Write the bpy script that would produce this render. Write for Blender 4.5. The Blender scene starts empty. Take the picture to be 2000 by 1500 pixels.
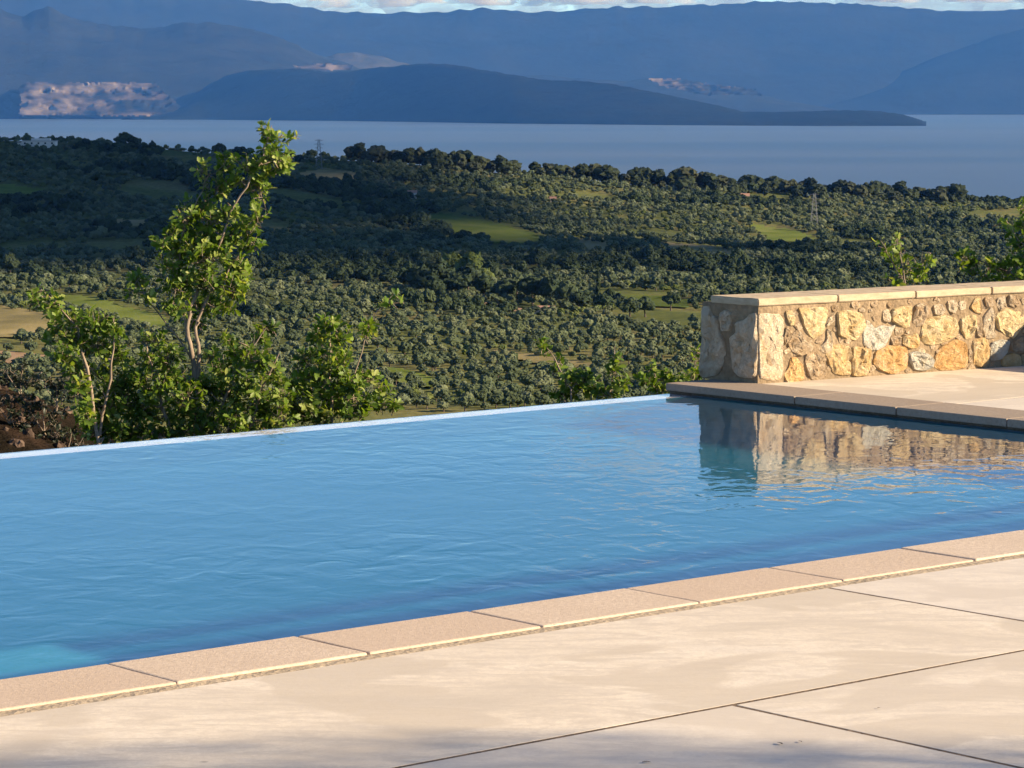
import bpy, bmesh, math, random
import numpy as np
from mathutils import Vector, Matrix, noise as mn

R = math.radians
rng = random.Random(7)
nrg = np.random.default_rng(11)
scene = bpy.context.scene
col = scene.collection

# ------------------------------------------------------------------ camera
F = 5800.0                      # focal length in photograph pixels (2000 wide)
HORIZON = 190.0                 # row of the true horizon
CAMH = 1.45
PITCH = math.atan((750 - HORIZON) / F)
cam_d = bpy.data.cameras.new('camera')
cam_d.sensor_width = 36.0
cam_d.lens = 36.0 * F / 2000.0
cam_d.clip_start = 0.1
cam_d.clip_end = 150000.0
cam = bpy.data.objects.new('camera', cam_d)
col.objects.link(cam)
cam.location = (0, 0, CAMH)
cam.rotation_euler = (math.pi / 2 - PITCH, 0, 0)
scene.camera = cam

# ------------------------------------------------------------------ sky and sun
SUN_HEAD = R(100.0)             # clockwise from the viewing direction (+Y)
SUN_EL = R(23.4)
world = bpy.data.worlds.new('World')
scene.world = world
world.use_nodes = True
wt = world.node_tree
wt.nodes.clear()
wo = wt.nodes.new('ShaderNodeOutputWorld')
wb = wt.nodes.new('ShaderNodeBackground')
sky = wt.nodes.new('ShaderNodeTexSky')
sky.sky_type = 'NISHITA'
sky.sun_disc = False
sky.sun_elevation = SUN_EL
sky.sun_rotation = SUN_HEAD
sky.altitude = 200
sky.air_density = 0.55
sky.dust_density = 0.0
sky.ozone_density = 4.0
wb.inputs['Strength'].default_value = 0.085
wt.links.new(sky.outputs[0], wb.inputs['Color'])
wt.links.new(wb.outputs[0], wo.inputs['Surface'])

sun_vec = Vector((math.sin(SUN_HEAD) * math.cos(SUN_EL), math.cos(SUN_HEAD) * math.cos(SUN_EL), math.sin(SUN_EL)))
sl = bpy.data.lights.new('sun', 'SUN')
sl.energy = 5.0
sl.angle = R(0.55)
sl.color = (1.0, 0.80, 0.57)
sun = bpy.data.objects.new('sun', sl)
col.objects.link(sun)
sun.rotation_euler = sun_vec.to_track_quat('Z', 'Y').to_euler()
sun.location = (20, -5, 20)

vs = scene.view_settings
vs.view_transform = 'Standard'
vs.look = 'None'
vs.exposure = 1.24
vs.gamma = 1.0
scene.cycles.use_denoising = True
scene.cycles.max_bounces = 8
scene.cycles.transparent_max_bounces = 12
scene.cycles.volume_bounces = 0
scene.cycles.sample_clamp_indirect = 4.0

# ------------------------------------------------------------------ helpers
def ray(x, y):
    X = (x - 1000) / F
    Y = -(y - 750) / F
    c, s = math.cos(PITCH), math.sin(PITCH)
    return Vector((X, c + Y * s, -s + Y * c))

def on_z(x, y, z=0.0):          # where the pixel's ray meets a level surface
    r = ray(x, y)
    t = (z - CAMH) / r.z
    return Vector((r.x * t, r.y * t, z))

def on_y(x, y, Y):              # where it meets the upright plane at distance Y
    r = ray(x, y)
    t = Y / r.y
    return Vector((r.x * t, Y, CAMH + r.z * t))

def on_plane(x, y, p0, n):
    r = ray(x, y)
    o = Vector((0, 0, CAMH))
    t = (p0 - o).dot(n) / r.dot(n)
    return o + r * t

def tag(o, label=None, cat=None, group=None, kind=None):
    if label: o['label'] = label
    if cat: o['category'] = cat
    if group: o['group'] = group
    if kind: o['kind'] = kind
    return o

def make_mesh(name, verts, faces, mat=None, smooth=False):
    me = bpy.data.meshes.new(name)
    me.from_pydata([tuple(v) for v in verts], [], faces)
    if mat: me.materials.append(mat)
    if smooth:
        me.polygons.foreach_set('use_smooth', [True] * len(me.polygons))
    me.update()
    return me

def link(name, me, parent=None, loc=None):
    o = bpy.data.objects.new(name, me)
    col.objects.link(o)
    if parent: o.parent = parent
    if loc is not None: o.location = loc
    return o

def empty(name, loc=(0, 0, 0), rz=0.0):
    o = bpy.data.objects.new(name, None)
    col.objects.link(o)
    o.location = loc
    o.rotation_euler = (0, 0, rz)
    o.empty_display_size = 0.2
    return o

def recalc(me):
    bm = bmesh.new()
    bm.from_mesh(me)
    bmesh.ops.recalc_face_normals(bm, faces=bm.faces)
    bm.to_mesh(me)
    bm.free()
    return me

class NT:
    """small wrapper to write node materials briefly"""
    def __init__(self, name):
        self.m = bpy.data.materials.new(name)
        self.m.use_nodes = True
        self.t = self.m.node_tree
        self.t.nodes.clear()
        self.out = self.t.nodes.new('ShaderNodeOutputMaterial')
    def n(self, typ, ins=None, **kw):
        nd = self.t.nodes.new('ShaderNode' + typ)
        for k, v in kw.items(): setattr(nd, k, v)
        for k, v in (ins or {}).items(): self.set(nd.inputs[k], v)
        return nd
    def set(self, sock, v):
        if hasattr(v, 'links') or isinstance(v, bpy.types.NodeSocket):
            self.t.links.new(v, sock)
        else:
            if sock.type == 'RGBA' and len(v) == 3: v = (*v, 1)
            sock.default_value = v
    def pos(self): return self.n('NewGeometry').outputs['Position']
    def obj(self): return self.n('TexCoord').outputs['Object']
    def rand(self): return self.n('ObjectInfo').outputs['Random']
    def scale(self, vec, s, rz=0.0):
        return self.n('Mapping', {'Vector': vec, 'Scale': s, 'Rotation': (0, 0, rz)}).outputs[0]
    def noise(self, vec, scale, detail=4, rough=0.55, dist=0.0):
        return self.n('TexNoise', {'Vector': vec, 'Scale': scale, 'Detail': detail, 'Roughness': rough, 'Distortion': dist}).outputs[0]
    def vor(self, vec, scale, feature='F1'):
        return self.n('TexVoronoi', {'Vector': vec, 'Scale': scale}, feature=feature).outputs['Distance']
    def ramp(self, fac, stops, interp='LINEAR'):
        nd = self.n('ValToRGB', {'Fac': fac})
        cr = nd.color_ramp
        cr.interpolation = interp
        while len(cr.elements) < len(stops): cr.elements.new(0.5)
        for e, (p, c) in zip(cr.elements, stops):
            e.position = p
            e.color = (c, c, c, 1) if not hasattr(c, '__len__') else (*c, 1)
        return nd.outputs[0]
    def mix(self, fac, a, b, mode='MIX'):
        nd = self.n('Mix', data_type='RGBA', blend_type=mode)
        self.set(nd.inputs[0], fac); self.set(nd.inputs[6], a); self.set(nd.inputs[7], b)
        return nd.outputs[2]
    def math(self, op, a, b=0.0):
        nd = self.n('Math', operation=op)
        self.set(nd.inputs[0], a); self.set(nd.inputs[1], b)
        return nd.outputs[0]
    def bump(self, h, strength=0.5, dist=0.01, normal=None):
        ins = {'Height': h, 'Strength': strength, 'Distance': dist}
        if normal is not None: ins['Normal'] = normal
        return self.n('Bump', ins).outputs[0]
    def bsdf(self, color, rough=0.8, normal=None, spec=0.3, **kw):
        ins = {'Base Color': color, 'Roughness': rough, 'Specular IOR Level': spec}
        if normal is not None: ins['Normal'] = normal
        ins.update(kw)
        return self.n('BsdfPrincipled', ins).outputs[0]
    def done(self, shader, vol=None):
        if shader is not None: self.t.links.new(shader, self.out.inputs['Surface'])
        if vol is not None: self.t.links.new(vol, self.out.inputs['Volume'])
        return self.m

# ------------------------------------------------------------------ materials
def m_deck():
    k = NT('pale_terrace_stone')
    p = k.n('VectorMath', {0: k.pos(), 1: k.n('CombineXYZ', {'X': k.math('MULTIPLY', k.rand(), 31.0)}).outputs[0]}, operation='ADD').outputs[0]
    big = k.noise(k.scale(p, (0.7, 1.3, 1), R(-8)), 1.5, 6, 0.62, 0.7)
    streak = k.noise(k.scale(p, (1.2, 4.0, 1), R(-4)), 2.6, 9, 0.72, 1.4)
    fine = k.noise(p, 90, 5, 0.7)
    c = k.ramp(big, [(0.32, (0.50, 0.44, 0.34)), (0.44, (0.68, 0.60, 0.465)), (0.56, (0.76, 0.68, 0.535)), (0.70, (0.62, 0.57, 0.48))])
    c = k.mix(k.ramp(streak, [(0.46, 0.0), (0.62, 0.8)]), c, (0.50, 0.44, 0.35))
    c = k.mix(k.ramp(k.noise(p, 1.15, 3, 0.5, 1.2), [(0.515, 0.0), (0.55, 0.75)]), c, (0.50, 0.43, 0.32))
    c = k.mix(k.ramp(fine, [(0.3, 0.45), (0.6, 0.0)]), c, (0.45, 0.38, 0.28))
    c = k.mix(k.ramp(k.noise(p, 16, 8, 0.75, 0.6), [(0.48, 0.0), (0.66, 0.75)]), c, (0.52, 0.455, 0.36))
    c = k.mix(k.math('MULTIPLY', k.rand(), 0.5), c, (0.60, 0.56, 0.50))
    spots = k.ramp(k.vor(k.scale(p, (1, 1.0, 1)), 5.0), [(0.04, 1.0), (0.075, 0.0)])
    c = k.mix(k.math('MULTIPLY', spots, k.ramp(k.noise(p, 3.0, 2), [(0.5, 0.0), (0.6, 0.8)])), c, (0.12, 0.10, 0.08))
    h = k.math('ADD', k.math('MULTIPLY', streak, 0.5), k.math('MULTIPLY', fine, 0.35))
    return k.done(k.bsdf(c, 0.72, k.bump(h, 0.35, 0.004), 0.25))

def m_coping(name='sandblasted_coping_stone', dim=1.0):
    k = NT(name)
    p = k.pos()
    a = k.noise(p, 60, 6, 0.75)
    b = k.noise(p, 5, 4, 0.6)
    c = k.ramp(a, [(0.30, (0.40, 0.335, 0.26)), (0.52, (0.58, 0.50, 0.395)), (0.72, (0.71, 0.63, 0.50))])
    c = k.mix(k.ramp(b, [(0.35, 0.0), (0.7, 0.6)]), c, (0.50, 0.42, 0.32))
    c = k.mix(k.math('MULTIPLY', k.rand(), 0.5), c, (0.47, 0.37, 0.275))
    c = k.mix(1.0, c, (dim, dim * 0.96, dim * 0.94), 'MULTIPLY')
    return k.done(k.bsdf(c, 0.85, k.bump(k.math('ADD', a, k.math('MULTIPLY', k.noise(p, 200, 3, 0.6), 0.4)), 0.6, 0.0035), 0.2))

def m_mortar(name, c1, c2, scale=40):
    k = NT(name)
    p = k.pos()
    a = k.noise(p, scale, 7, 0.7)
    c = k.ramp(a, [(0.3, c1), (0.7, c2)])
    c = k.mix(k.ramp(k.noise(p, 7, 4), [(0.45, 0.0), (0.75, 0.6)]), c, tuple(v * 0.62 for v in c1))
    h = k.math('ADD', a, k.math('MULTIPLY', k.vor(p, 55), 0.6))
    return k.done(k.bsdf(c, 0.95, k.bump(h, 0.9, 0.007), 0.1))

def m_wall_stone():
    k = NT('golden_limestone')
    oi = k.n('ObjectInfo')
    p = k.pos()
    a = k.noise(p, 16, 8, 0.7, 0.8)
    b = k.noise(p, 48, 6, 0.7)
    base = oi.outputs['Color']
    c = k.mix(k.ramp(a, [(0.33, 0.75), (0.52, 0.0)]), base, k.mix(1.0, base, (0.78, 0.62, 0.42), 'MULTIPLY'))
    c = k.mix(k.ramp(a, [(0.52, 0.0), (0.72, 0.7)]), c, (0.74, 0.66, 0.48))
    pit = k.ramp(k.noise(p, 30, 5, 0.6, 1.5), [(0.30, 1.0), (0.40, 0.0)])
    c = k.mix(k.math('MULTIPLY', pit, 0.55), c, (0.26, 0.17, 0.10))
    crack = k.ramp(k.n('TexVoronoi', {'Vector': k.n('VectorMath', {0: p, 1: k.n('TexNoise', {'Vector': p, 'Scale': 20.0, 'Detail': 3}).outputs['Color']}, operation='ADD').outputs[0], 'Scale': 14.0}, feature='DISTANCE_TO_EDGE').outputs['Distance'], [(0.0, 0.0), (0.12, 1.0)])
    h = k.math('ADD', k.math('ADD', k.math('ADD', a, k.math('MULTIPLY', b, 0.6)), k.math('MULTIPLY', pit, -0.5)), k.math('MULTIPLY', crack, 0.35))
    return k.done(k.bsdf(c, 0.9, k.bump(h, 1.0, 0.013), 0.1))

def m_wall_cap():
    k = NT('wall_cap_limestone')
    p = k.pos()
    a = k.noise(k.scale(p, (1, 1, 3)), 14, 6, 0.65)
    c = k.ramp(a, [(0.3, (0.38, 0.30, 0.19)), (0.6, (0.52, 0.42, 0.28)), (0.8, (0.60, 0.50, 0.35))])
    return k.done(k.bsdf(c, 0.8, k.bump(k.noise(p, 60, 5, 0.7), 0.5, 0.006), 0.2))

def m_pool(name, col1, col2):
    k = NT(name)
    p = k.pos()
    c = k.ramp(k.noise(p, 3, 4), [(0.3, col1), (0.7, col2)])
    return k.done(k.bsdf(c, 0.7))

def m_water(name='pool_water', body_share=0.10):
    k = NT(name)
    p = k.scale(k.pos(), (1, 1, 1), R(8))
    w1 = k.noise(k.scale(p, (1.25, 0.9, 1)), 5.5, 2, 0.5, 0.6)
    w2 = k.noise(k.scale(p, (1.2, 1.0, 1)), 14, 2, 0.5, 0.4)
    calm = k.ramp(k.noise(p, 0.42, 2, 0.5), [(0.38, 0.25), (0.66, 1.0)])
    h = k.math('MULTIPLY', k.math('ADD', w1, k.math('MULTIPLY', w2, 0.14)), calm)
    nrm = k.bump(h, 1.0, 0.0055)
    back = k.n('NewGeometry').outputs['Backfacing']        # light let straight through keeps the same share both ways
    ior = k.math('ADD', k.math('MULTIPLY', back, 1 / 1.333 - 1.333), 1.333)
    fr = k.n('Fresnel', {'IOR': ior, 'Normal': nrm}).outputs[0]
    gl = k.n('BsdfGlossy', {'Color': (1, 1, 1), 'Roughness': 0.0, 'Normal': nrm}).outputs[0]
    tint = (0.80, 0.94, 0.97) if body_share else (0.97, 0.97, 0.97)
    tr = k.n('BsdfTransparent', {'Color': tint}).outputs[0]
    rf = k.n('BsdfRefraction', {'Color': tint, 'IOR': 1.333, 'Roughness': 0.34, 'Normal': nrm}).outputs[0]
    body = k.n('MixShader', {0: 0.25 if name == 'overflow_film' else 1.0, 1: tr, 2: rf}).outputs[0]
    if body_share:                      # light scattered back by the body of the water
        df = k.n('BsdfDiffuse', {'Color': (0.012, 0.20, 0.34)}).outputs[0]
        body = k.n('MixShader', {0: body_share, 1: body, 2: df}).outputs[0]
    return k.done(k.n('MixShader', {0: fr, 1: body, 2: gl}).outputs[0])

def m_sea():
    k = NT('sea_water')
    p = k.pos()
    h = k.math('ADD', k.noise(p, 0.05, 4, 0.6), k.math('MULTIPLY', k.noise(k.scale(p, (1, 0.4, 1)), 0.004, 3), 3.0))
    c = k.ramp(k.noise(k.scale(p, (0.3, 1, 1)), 0.0005, 4), [(0.35, (0.030, 0.054, 0.084)), (0.65, (0.066, 0.082, 0.104))])
    return k.done(k.bsdf(c, 0.38, k.bump(h, 0.5, 2.0), 0.5))

def m_ground():
    k = NT('dry_grass_and_soil')
    p = k.pos()
    a = k.noise(p, 0.018, 5, 0.6, 0.5)
    b = k.noise(p, 0.35, 5, 0.7)
    c = k.ramp(a, [(0.34, (0.09, 0.11, 0.04)), (0.48, (0.135, 0.15, 0.052)), (0.60, (0.19, 0.175, 0.072)), (0.72, (0.15, 0.12, 0.065))])
    c = k.mix(k.ramp(b, [(0.4, 0.0), (0.65, 0.7)]), c, (0.06, 0.075, 0.03))
    return k.done(k.bsdf(c, 1.0, k.bump(b, 0.6, 0.6), 0.0))

def m_field(name, c1, c2, c3, rows=0.35, ang=0.4):
    k = NT(name)
    p = k.pos()
    a = k.noise(p, 0.03, 4, 0.6)
    c = k.ramp(a, [(0.35, c1), (0.52, c2), (0.68, c3)])
    w = k.n('TexWave', {'Vector': k.scale(p, (1, 1, 1), ang), 'Scale': rows, 'Distortion': 2.0, 'Detail': 2}).outputs[1]
    c = k.mix(k.math('MULTIPLY', w, 0.25), c, c1)
    return k.done(k.bsdf(c, 1.0, k.bump(k.noise(p, 0.8, 3), 0.5, 0.4), 0.0))

def m_soil():
    k = NT('shaded_red_brown_soil')
    p = k.pos()
    a = k.noise(p, 0.9, 7, 0.7)
    c = k.ramp(a, [(0.3, (0.012, 0.012, 0.008)), (0.48, (0.024, 0.018, 0.013)), (0.6, (0.045, 0.030, 0.021)), (0.75, (0.03, 0.034, 0.015))])  # darkened beyond its own brown for the shade on the bank
    return k.done(k.bsdf(c, 1.0, k.bump(k.noise(p, 3.5, 6, 0.7), 1.0, 0.25), 0.0))

def m_rock():
    k = NT('ochre_hillside_rock')
    p = k.pos()
    a = k.noise(p, 4, 6, 0.7)
    c = k.ramp(a, [(0.3, (0.035, 0.025, 0.02)), (0.55, (0.10, 0.07, 0.05)), (0.75, (0.24, 0.17, 0.12))])
    return k.done(k.bsdf(c, 0.95, k.bump(a, 1.0, 0.08), 0.1))

def m_leaf(name, c_dark, c_mid, c_light, trans=0.35, rough=0.45, spec=0.35, attr=True, scale=3.0):
    k = NT(name)
    if attr:
        v = k.n('Attribute', attribute_name='tint').outputs['Fac']
    else:
        v = k.math('ADD', k.math('MULTIPLY', k.rand(), 0.6), k.math('MULTIPLY', k.noise(k.obj(), scale, 3, 0.6), 0.4))
    c = k.ramp(v, [(0.12, c_dark), (0.5, c_mid), (0.88, c_light)])
    d = k.bsdf(c, rough, None, spec)
    if trans <= 0: return k.done(d)
    tc = k.mix(1.0, c, (1.25, 1.2, 0.45), 'MULTIPLY')
    tl = k.n('BsdfTranslucent', {'Color': tc}).outputs[0]
    return k.done(k.n('MixShader', {0: trans, 1: d, 2: tl}).outputs[0])

def m_bark(name, c1, c2, scale=25):
    k = NT(name)
    p = k.pos()
    a = k.noise(k.scale(p, (1, 1, 0.3)), scale, 6, 0.7)
    return k.done(k.bsdf(k.ramp(a, [(0.3, c1), (0.7, c2)]), 0.9, k.bump(a, 0.8, 0.01), 0.15))

def m_mountain(name, c1, c2, scale=0.0025):
    k = NT(name)
    p = k.pos()
    a = k.noise(p, scale, 7, 0.65)
    c = k.ramp(a, [(0.35, c1), (0.65, c2)])
    return k.done(k.bsdf(c, 1.0, k.bump(k.noise(p, scale * 2, 6, 0.65), 0.6, 40.0), 0.0))

def m_plain(name, c, rough=0.8, spec=0.2, scale=3.0, var=0.15, metallic=0.0):
    k = NT(name)
    a = k.noise(k.pos(), scale, 5, 0.6)
    cc = k.ramp(a, [(0.3, tuple(v * (1 - var) for v in c)), (0.7, tuple(min(1, v * (1 + var)) for v in c))])
    return k.done(k.bsdf(cc, rough, None, spec, Metallic=metallic))

DECK = m_deck()
COPING = m_coping()
DARK_COPING = m_coping('dark_coping_stone', 0.55)  # same coping stone in an evenly darker tone, for the platform
DARKJOINT = m_mortar('dark_joint_dirt', (0.11, 0.08, 0.055), (0.22, 0.165, 0.12))
JOINT = m_mortar('sandy_joint_mortar', (0.37, 0.30, 0.21), (0.52, 0.43, 0.31))
MORTAR = m_mortar('rough_wall_mortar', (0.21, 0.155, 0.095), (0.37, 0.28, 0.175), 32)
STONE = m_wall_stone()
CAP = m_wall_cap()
POOL = m_pool('pool_plaster', (0.018, 0.235, 0.36), (0.028, 0.27, 0.40))
STEP_LIT = m_pool('lit_step_plaster', (0.07, 0.46, 0.58), (0.10, 0.52, 0.62))  # brighter copy of the pool plaster, painted as if the shallow floor were sunlit
CREST = m_pool('weir_crest_plaster', (0.80, 0.79, 0.79), (0.88, 0.87, 0.87))
WATER = m_water()
FILM = m_water('overflow_film', 0.0)
SEA = m_sea()
GROUND = m_ground()
SOIL = m_soil()
ROCK = m_rock()
OAK = m_leaf('oak_leaf', (0.05, 0.105, 0.014), (0.16, 0.255, 0.030), (0.35, 0.40, 0.11), 0.45)
BARK = m_bark('grey_oak_bark', (0.16, 0.12, 0.085), (0.38, 0.31, 0.23))
OLIVE = m_leaf('olive_foliage', (0.042, 0.060, 0.030), (0.078, 0.102, 0.050), (0.135, 0.155, 0.085), 0.0, 0.8, 0.1, attr=False, scale=0.8)
SCRUB = m_leaf('dark_scrub_foliage', (0.018, 0.030, 0.015), (0.032, 0.050, 0.023), (0.055, 0.075, 0.035), 0.0, 0.8, 0.1, attr=False, scale=0.7)
PINE = m_leaf('pine_foliage', (0.018, 0.028, 0.015), (0.028, 0.040, 0.020), (0.050, 0.055, 0.030), 0.0, 0.8, 0.1, attr=False, scale=0.5)
BRIGHT = m_leaf('fresh_green_foliage', (0.06, 0.085, 0.022), (0.09, 0.115, 0.03), (0.13, 0.15, 0.045), 0.0, 0.8, 0.1, attr=False, scale=0.5)
TRUNK = m_bark('dark_tree_bark', (0.06, 0.045, 0.035), (0.14, 0.11, 0.085), 3)

# ------------------------------------------------------------------ setting: terrain
RIDGE_X = [-1500, -800, 0, 150, 300, 500, 620, 800, 1000, 1300, 1500, 1870, 2000, 2800, 4000]
RIDGE_Y = [262, 264, 272, 279, 290, 302, 310, 320, 338, 364, 376, 391, 398, 425, 440]
ROW_D = [600, 650, 860, 980, 1120, 1290, 1460, 1660, 1850, 2000]
ROW_Y = [800, 780, 640, 590, 545, 500, 455, 400, 345, 310]
NEAR_D = [-600, 0, 18, 48, 60, 120, 200, 400, 500]
NEAR_Z = [-4, -2.6, -2.7, -4.35, -6.5, -19, -36, -60, -64]
PROF_D = np.array(NEAR_D + ROW_D + [2100, 2300, 2700, 3300, 9000], float)
PROF_Z = np.array(NEAR_Z + [CAMH - (y - HORIZON) / F * d for d, y in zip(ROW_D, ROW_Y)] + [-44, -60, -140, -200, -200], float)
SEA_Z = -178.5

def sstep(a, b, x):
    t = np.clip((x - a) / (b - a), 0, 1)
    return t * t * (3 - 2 * t)

def ground_z(X, Y, bumps=True):
    X = np.asarray(X, float); Y = np.asarray(Y, float)
    z = np.interp(Y, PROF_D, PROF_Z)
    xp = 1000 + F * X / np.maximum(Y, 300)
    tilt = np.interp(xp, RIDGE_X, RIDGE_Y) - 310
    z = z - tilt / F * np.minimum(Y, 2200) * sstep(900, 2000, Y)
    if bumps:
        w = sstep(450, 900, Y) * (1 - 0.5 * sstep(1700, 2000, Y))
        z = z + w * (0.9 * np.sin(X / 23 + Y / 61) * np.sin(Y / 37 - X / 71) + 0.7 * np.sin(X / 11 + 1.3) * np.sin(Y / 17))
        # rocky shoulder of the pool's own hill
        g = np.exp(-((Y - 48) / 5.0) ** 2)
        z = z + g * 1.15 / (1 + np.exp((X + 7.0) / 0.45)) + np.exp(-((Y - 47) / 3.0) ** 2 - ((X + 1.5) / 0.8) ** 2) * 0.55
        z = z + np.exp(-((Y - 48) / 6) ** 2) * 0.12 * np.sin(X * 3.1) * np.sin(Y * 2.3)
    return z

def drop(x, y):                 # pixel -> point on the valley slope
    lo, hi = 590.0, 2060.0
    def err(d):
        p = on_y(x, y, d)
        return p.z - float(ground_z(p.x, d, False))
    e0 = err(lo)
    prev = lo
    for d in np.linspace(lo, hi, 120)[1:]:
        e = err(d)
        if e0 > 0 and e <= 0:
            a, b = prev, d
            for _ in range(24):
                m = (a + b) / 2
                if err(m) > 0: a = m
                else: b = m
            p = on_y(x, y, a)
            return Vector((p.x, a, float(ground_z(p.x, a))))
        prev, e0 = d, e
    p = on_y(x, y, hi)
    return Vector((p.x, hi, float(ground_z(p.x, hi))))

def sheet(name, xs, ys, mat, zf, kind='structure'):
    X, Y = np.meshgrid(xs, ys)
    Z = zf(X, Y)
    n, m = X.shape
    v = np.stack([X.ravel(), Y.ravel(), Z.ravel()], 1)
    idx = np.arange(n * m).reshape(n, m)
    f = np.stack([idx[:-1, :-1].ravel(), idx[:-1, 1:].ravel(), idx[1:, 1:].ravel(), idx[1:, :-1].ravel()], 1)
    me = make_mesh(name, v.tolist(), f.tolist(), mat, True)
    o = link(name, me)
    tag(o, kind=kind)
    return o

terrain = sheet('valley_ground', np.linspace(-1500, 1500, 260), np.concatenate([np.linspace(90, 560, 24), np.linspace(580, 2150, 180), np.linspace(2180, 3350, 20)]), GROUND, ground_z)
tag(terrain, 'wide valley slope of olive groves falling and rising to a ridge', None)
hill = sheet('hillside', np.concatenate([np.linspace(-160, -14, 30), np.linspace(-13.6, 8, 110), np.linspace(9, 160, 30)]), np.concatenate([np.linspace(-140, 16, 24), np.linspace(17, 66, 100), np.linspace(68, 96, 12)]), SOIL, ground_z)
tag(hill, 'red brown rocky hillside dropping away behind the pool')
sea = sheet('sea', np.linspace(-15500, 15500, 12), np.linspace(-2500, 41500, 16), SEA, lambda X, Y: np.full_like(X, SEA_Z))
tag(sea, 'grey blue gulf water between the ridge and the mountains')

# fields lying on the slope, outlined from the photograph and dropped on the ground
def inside(poly, x, y):
    c = False
    n = len(poly)
    for i in range(n):
        x0, y0 = poly[i]; x1, y1 = poly[(i + 1) % n]
        if (y0 > y) != (y1 > y) and x < (x1 - x0) * (y - y0) / (y1 - y0) + x0: c = not c
    return c

GREEN_F = m_field('green_crop', (0.075, 0.105, 0.028), (0.105, 0.135, 0.036), (0.15, 0.16, 0.05))
LUSH_F = m_field('lush_meadow', (0.10, 0.135, 0.03), (0.15, 0.185, 0.045), (0.20, 0.21, 0.07))
DRY_F = m_field('dry_stubble', (0.17, 0.15, 0.07), (0.27, 0.225, 0.105), (0.33, 0.27, 0.14))
DIRT_F = m_field('bare_earth', (0.20, 0.135, 0.08), (0.30, 0.21, 0.13), (0.36, 0.26, 0.16))
FIELDS = [
    ('field', GREEN_F, 'green field in the middle of the dark slope', [(815, 424), (860, 416), (930, 427), (1000, 441), (1065, 466), (1040, 477), (960, 476), (885, 457)]),
    ('field', LUSH_F, 'yellow green field right of centre below the second pylon', [(1465, 438), (1540, 447), (1600, 465), (1585, 480), (1500, 470)]),
    ('field', DRY_F, 'thin dry field strip left above the stone wall', [(1300, 476), (1380, 481), (1450, 496), (1448, 506), (1370, 498), (1306, 490)]),
    ('field', DRY_F, 'straw coloured field at the far left edge', [(-160, 600), (0, 605), (60, 611), (125, 624), (118, 648), (40, 655), (-160, 655)]),
    ('field', LUSH_F, 'long bright green meadow behind the left bush', [(112, 578), (200, 590), (310, 612), (345, 634), (320, 650), (240, 634), (120, 604)]),
    ('field', DRY_F, 'dry hilltop clearing under the first pylon', [(578, 338), (640, 329), (720, 346), (690, 352), (600, 351)]),
    ('field', LUSH_F, 'small grass strip beside the rocky mound', [(740, 718), (800, 726), (858, 744), (848, 760), (770, 748)]),
    ('dirt_track', DIRT_F, 'bare earth terrace track at the far left', [(-160, 688), (0, 690), (88, 695), (90, 708), (0, 713), (-160, 716)]),
    ('field', DRY_F, 'dry patch between olive rows in the near grove', [(960, 690), (1060, 700), (1180, 716), (1170, 724), (1050, 710), (960, 700)]),
    ('field', DIRT_F, 'bare strip along the foot of the dark tree clump', [(930, 592), (1000, 600), (1100, 606), (1098, 612), (1000, 608), (930, 600)]),
    ('field', GREEN_F, 'grassy clearing left of the wall beside the cypress', [(1195, 575), (1290, 580), (1350, 590), (1345, 606), (1270, 604), (1200, 592)]),
    ('field', DRY_F, 'pale clearing in the scrub at upper left', [(220, 430), (290, 434), (285, 446), (225, 442)]),
    ('field', DRY_F, 'small bare clearing right of the green field', [(1130, 472), (1190, 478), (1185, 490), (1135, 484)]),
    ('field', LUSH_F, 'grassy opening near the left edge under the ridge', [(-120, 358), (40, 362), (100, 374), (60, 382), (-120, 376)]),
]
FIELD_POLYS = []
for name, fm, lab, poly in FIELDS:
    FIELD_POLYS.append(poly)
    x0, x1 = min(p[0] for p in poly), max(p[0] for p in poly)
    y0, y1 = min(p[1] for p in poly), max(p[1] for p in poly)
    sx, sy = 10.0, 2.5
    nx, ny = int((x1 - x0) / sx) + 1, int((y1 - y0) / sy) + 1
    vid = {}
    vv, ff = [], []
    def vert(i, j):
        if (i, j) not in vid:
            p = drop(x0 + i * sx + rng.uniform(-3, 3), y0 + j * sy + rng.uniform(-.6, .6))
            vid[(i, j)] = len(vv)
            vv.append((p.x, p.y, p.z + 0.5))
        return vid[(i, j)]
    for i in range(nx):
        for j in range(ny):
            if inside(poly, x0 + (i + .5) * sx, y0 + (j + .5) * sy):
                ff.append((vert(i, j + 1), vert(i + 1, j + 1), vert(i + 1, j), vert(i, j)))
    o = link(name, make_mesh(name, vv, ff, fm, True))
    tag(o, lab, None, None, 'structure')

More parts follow.
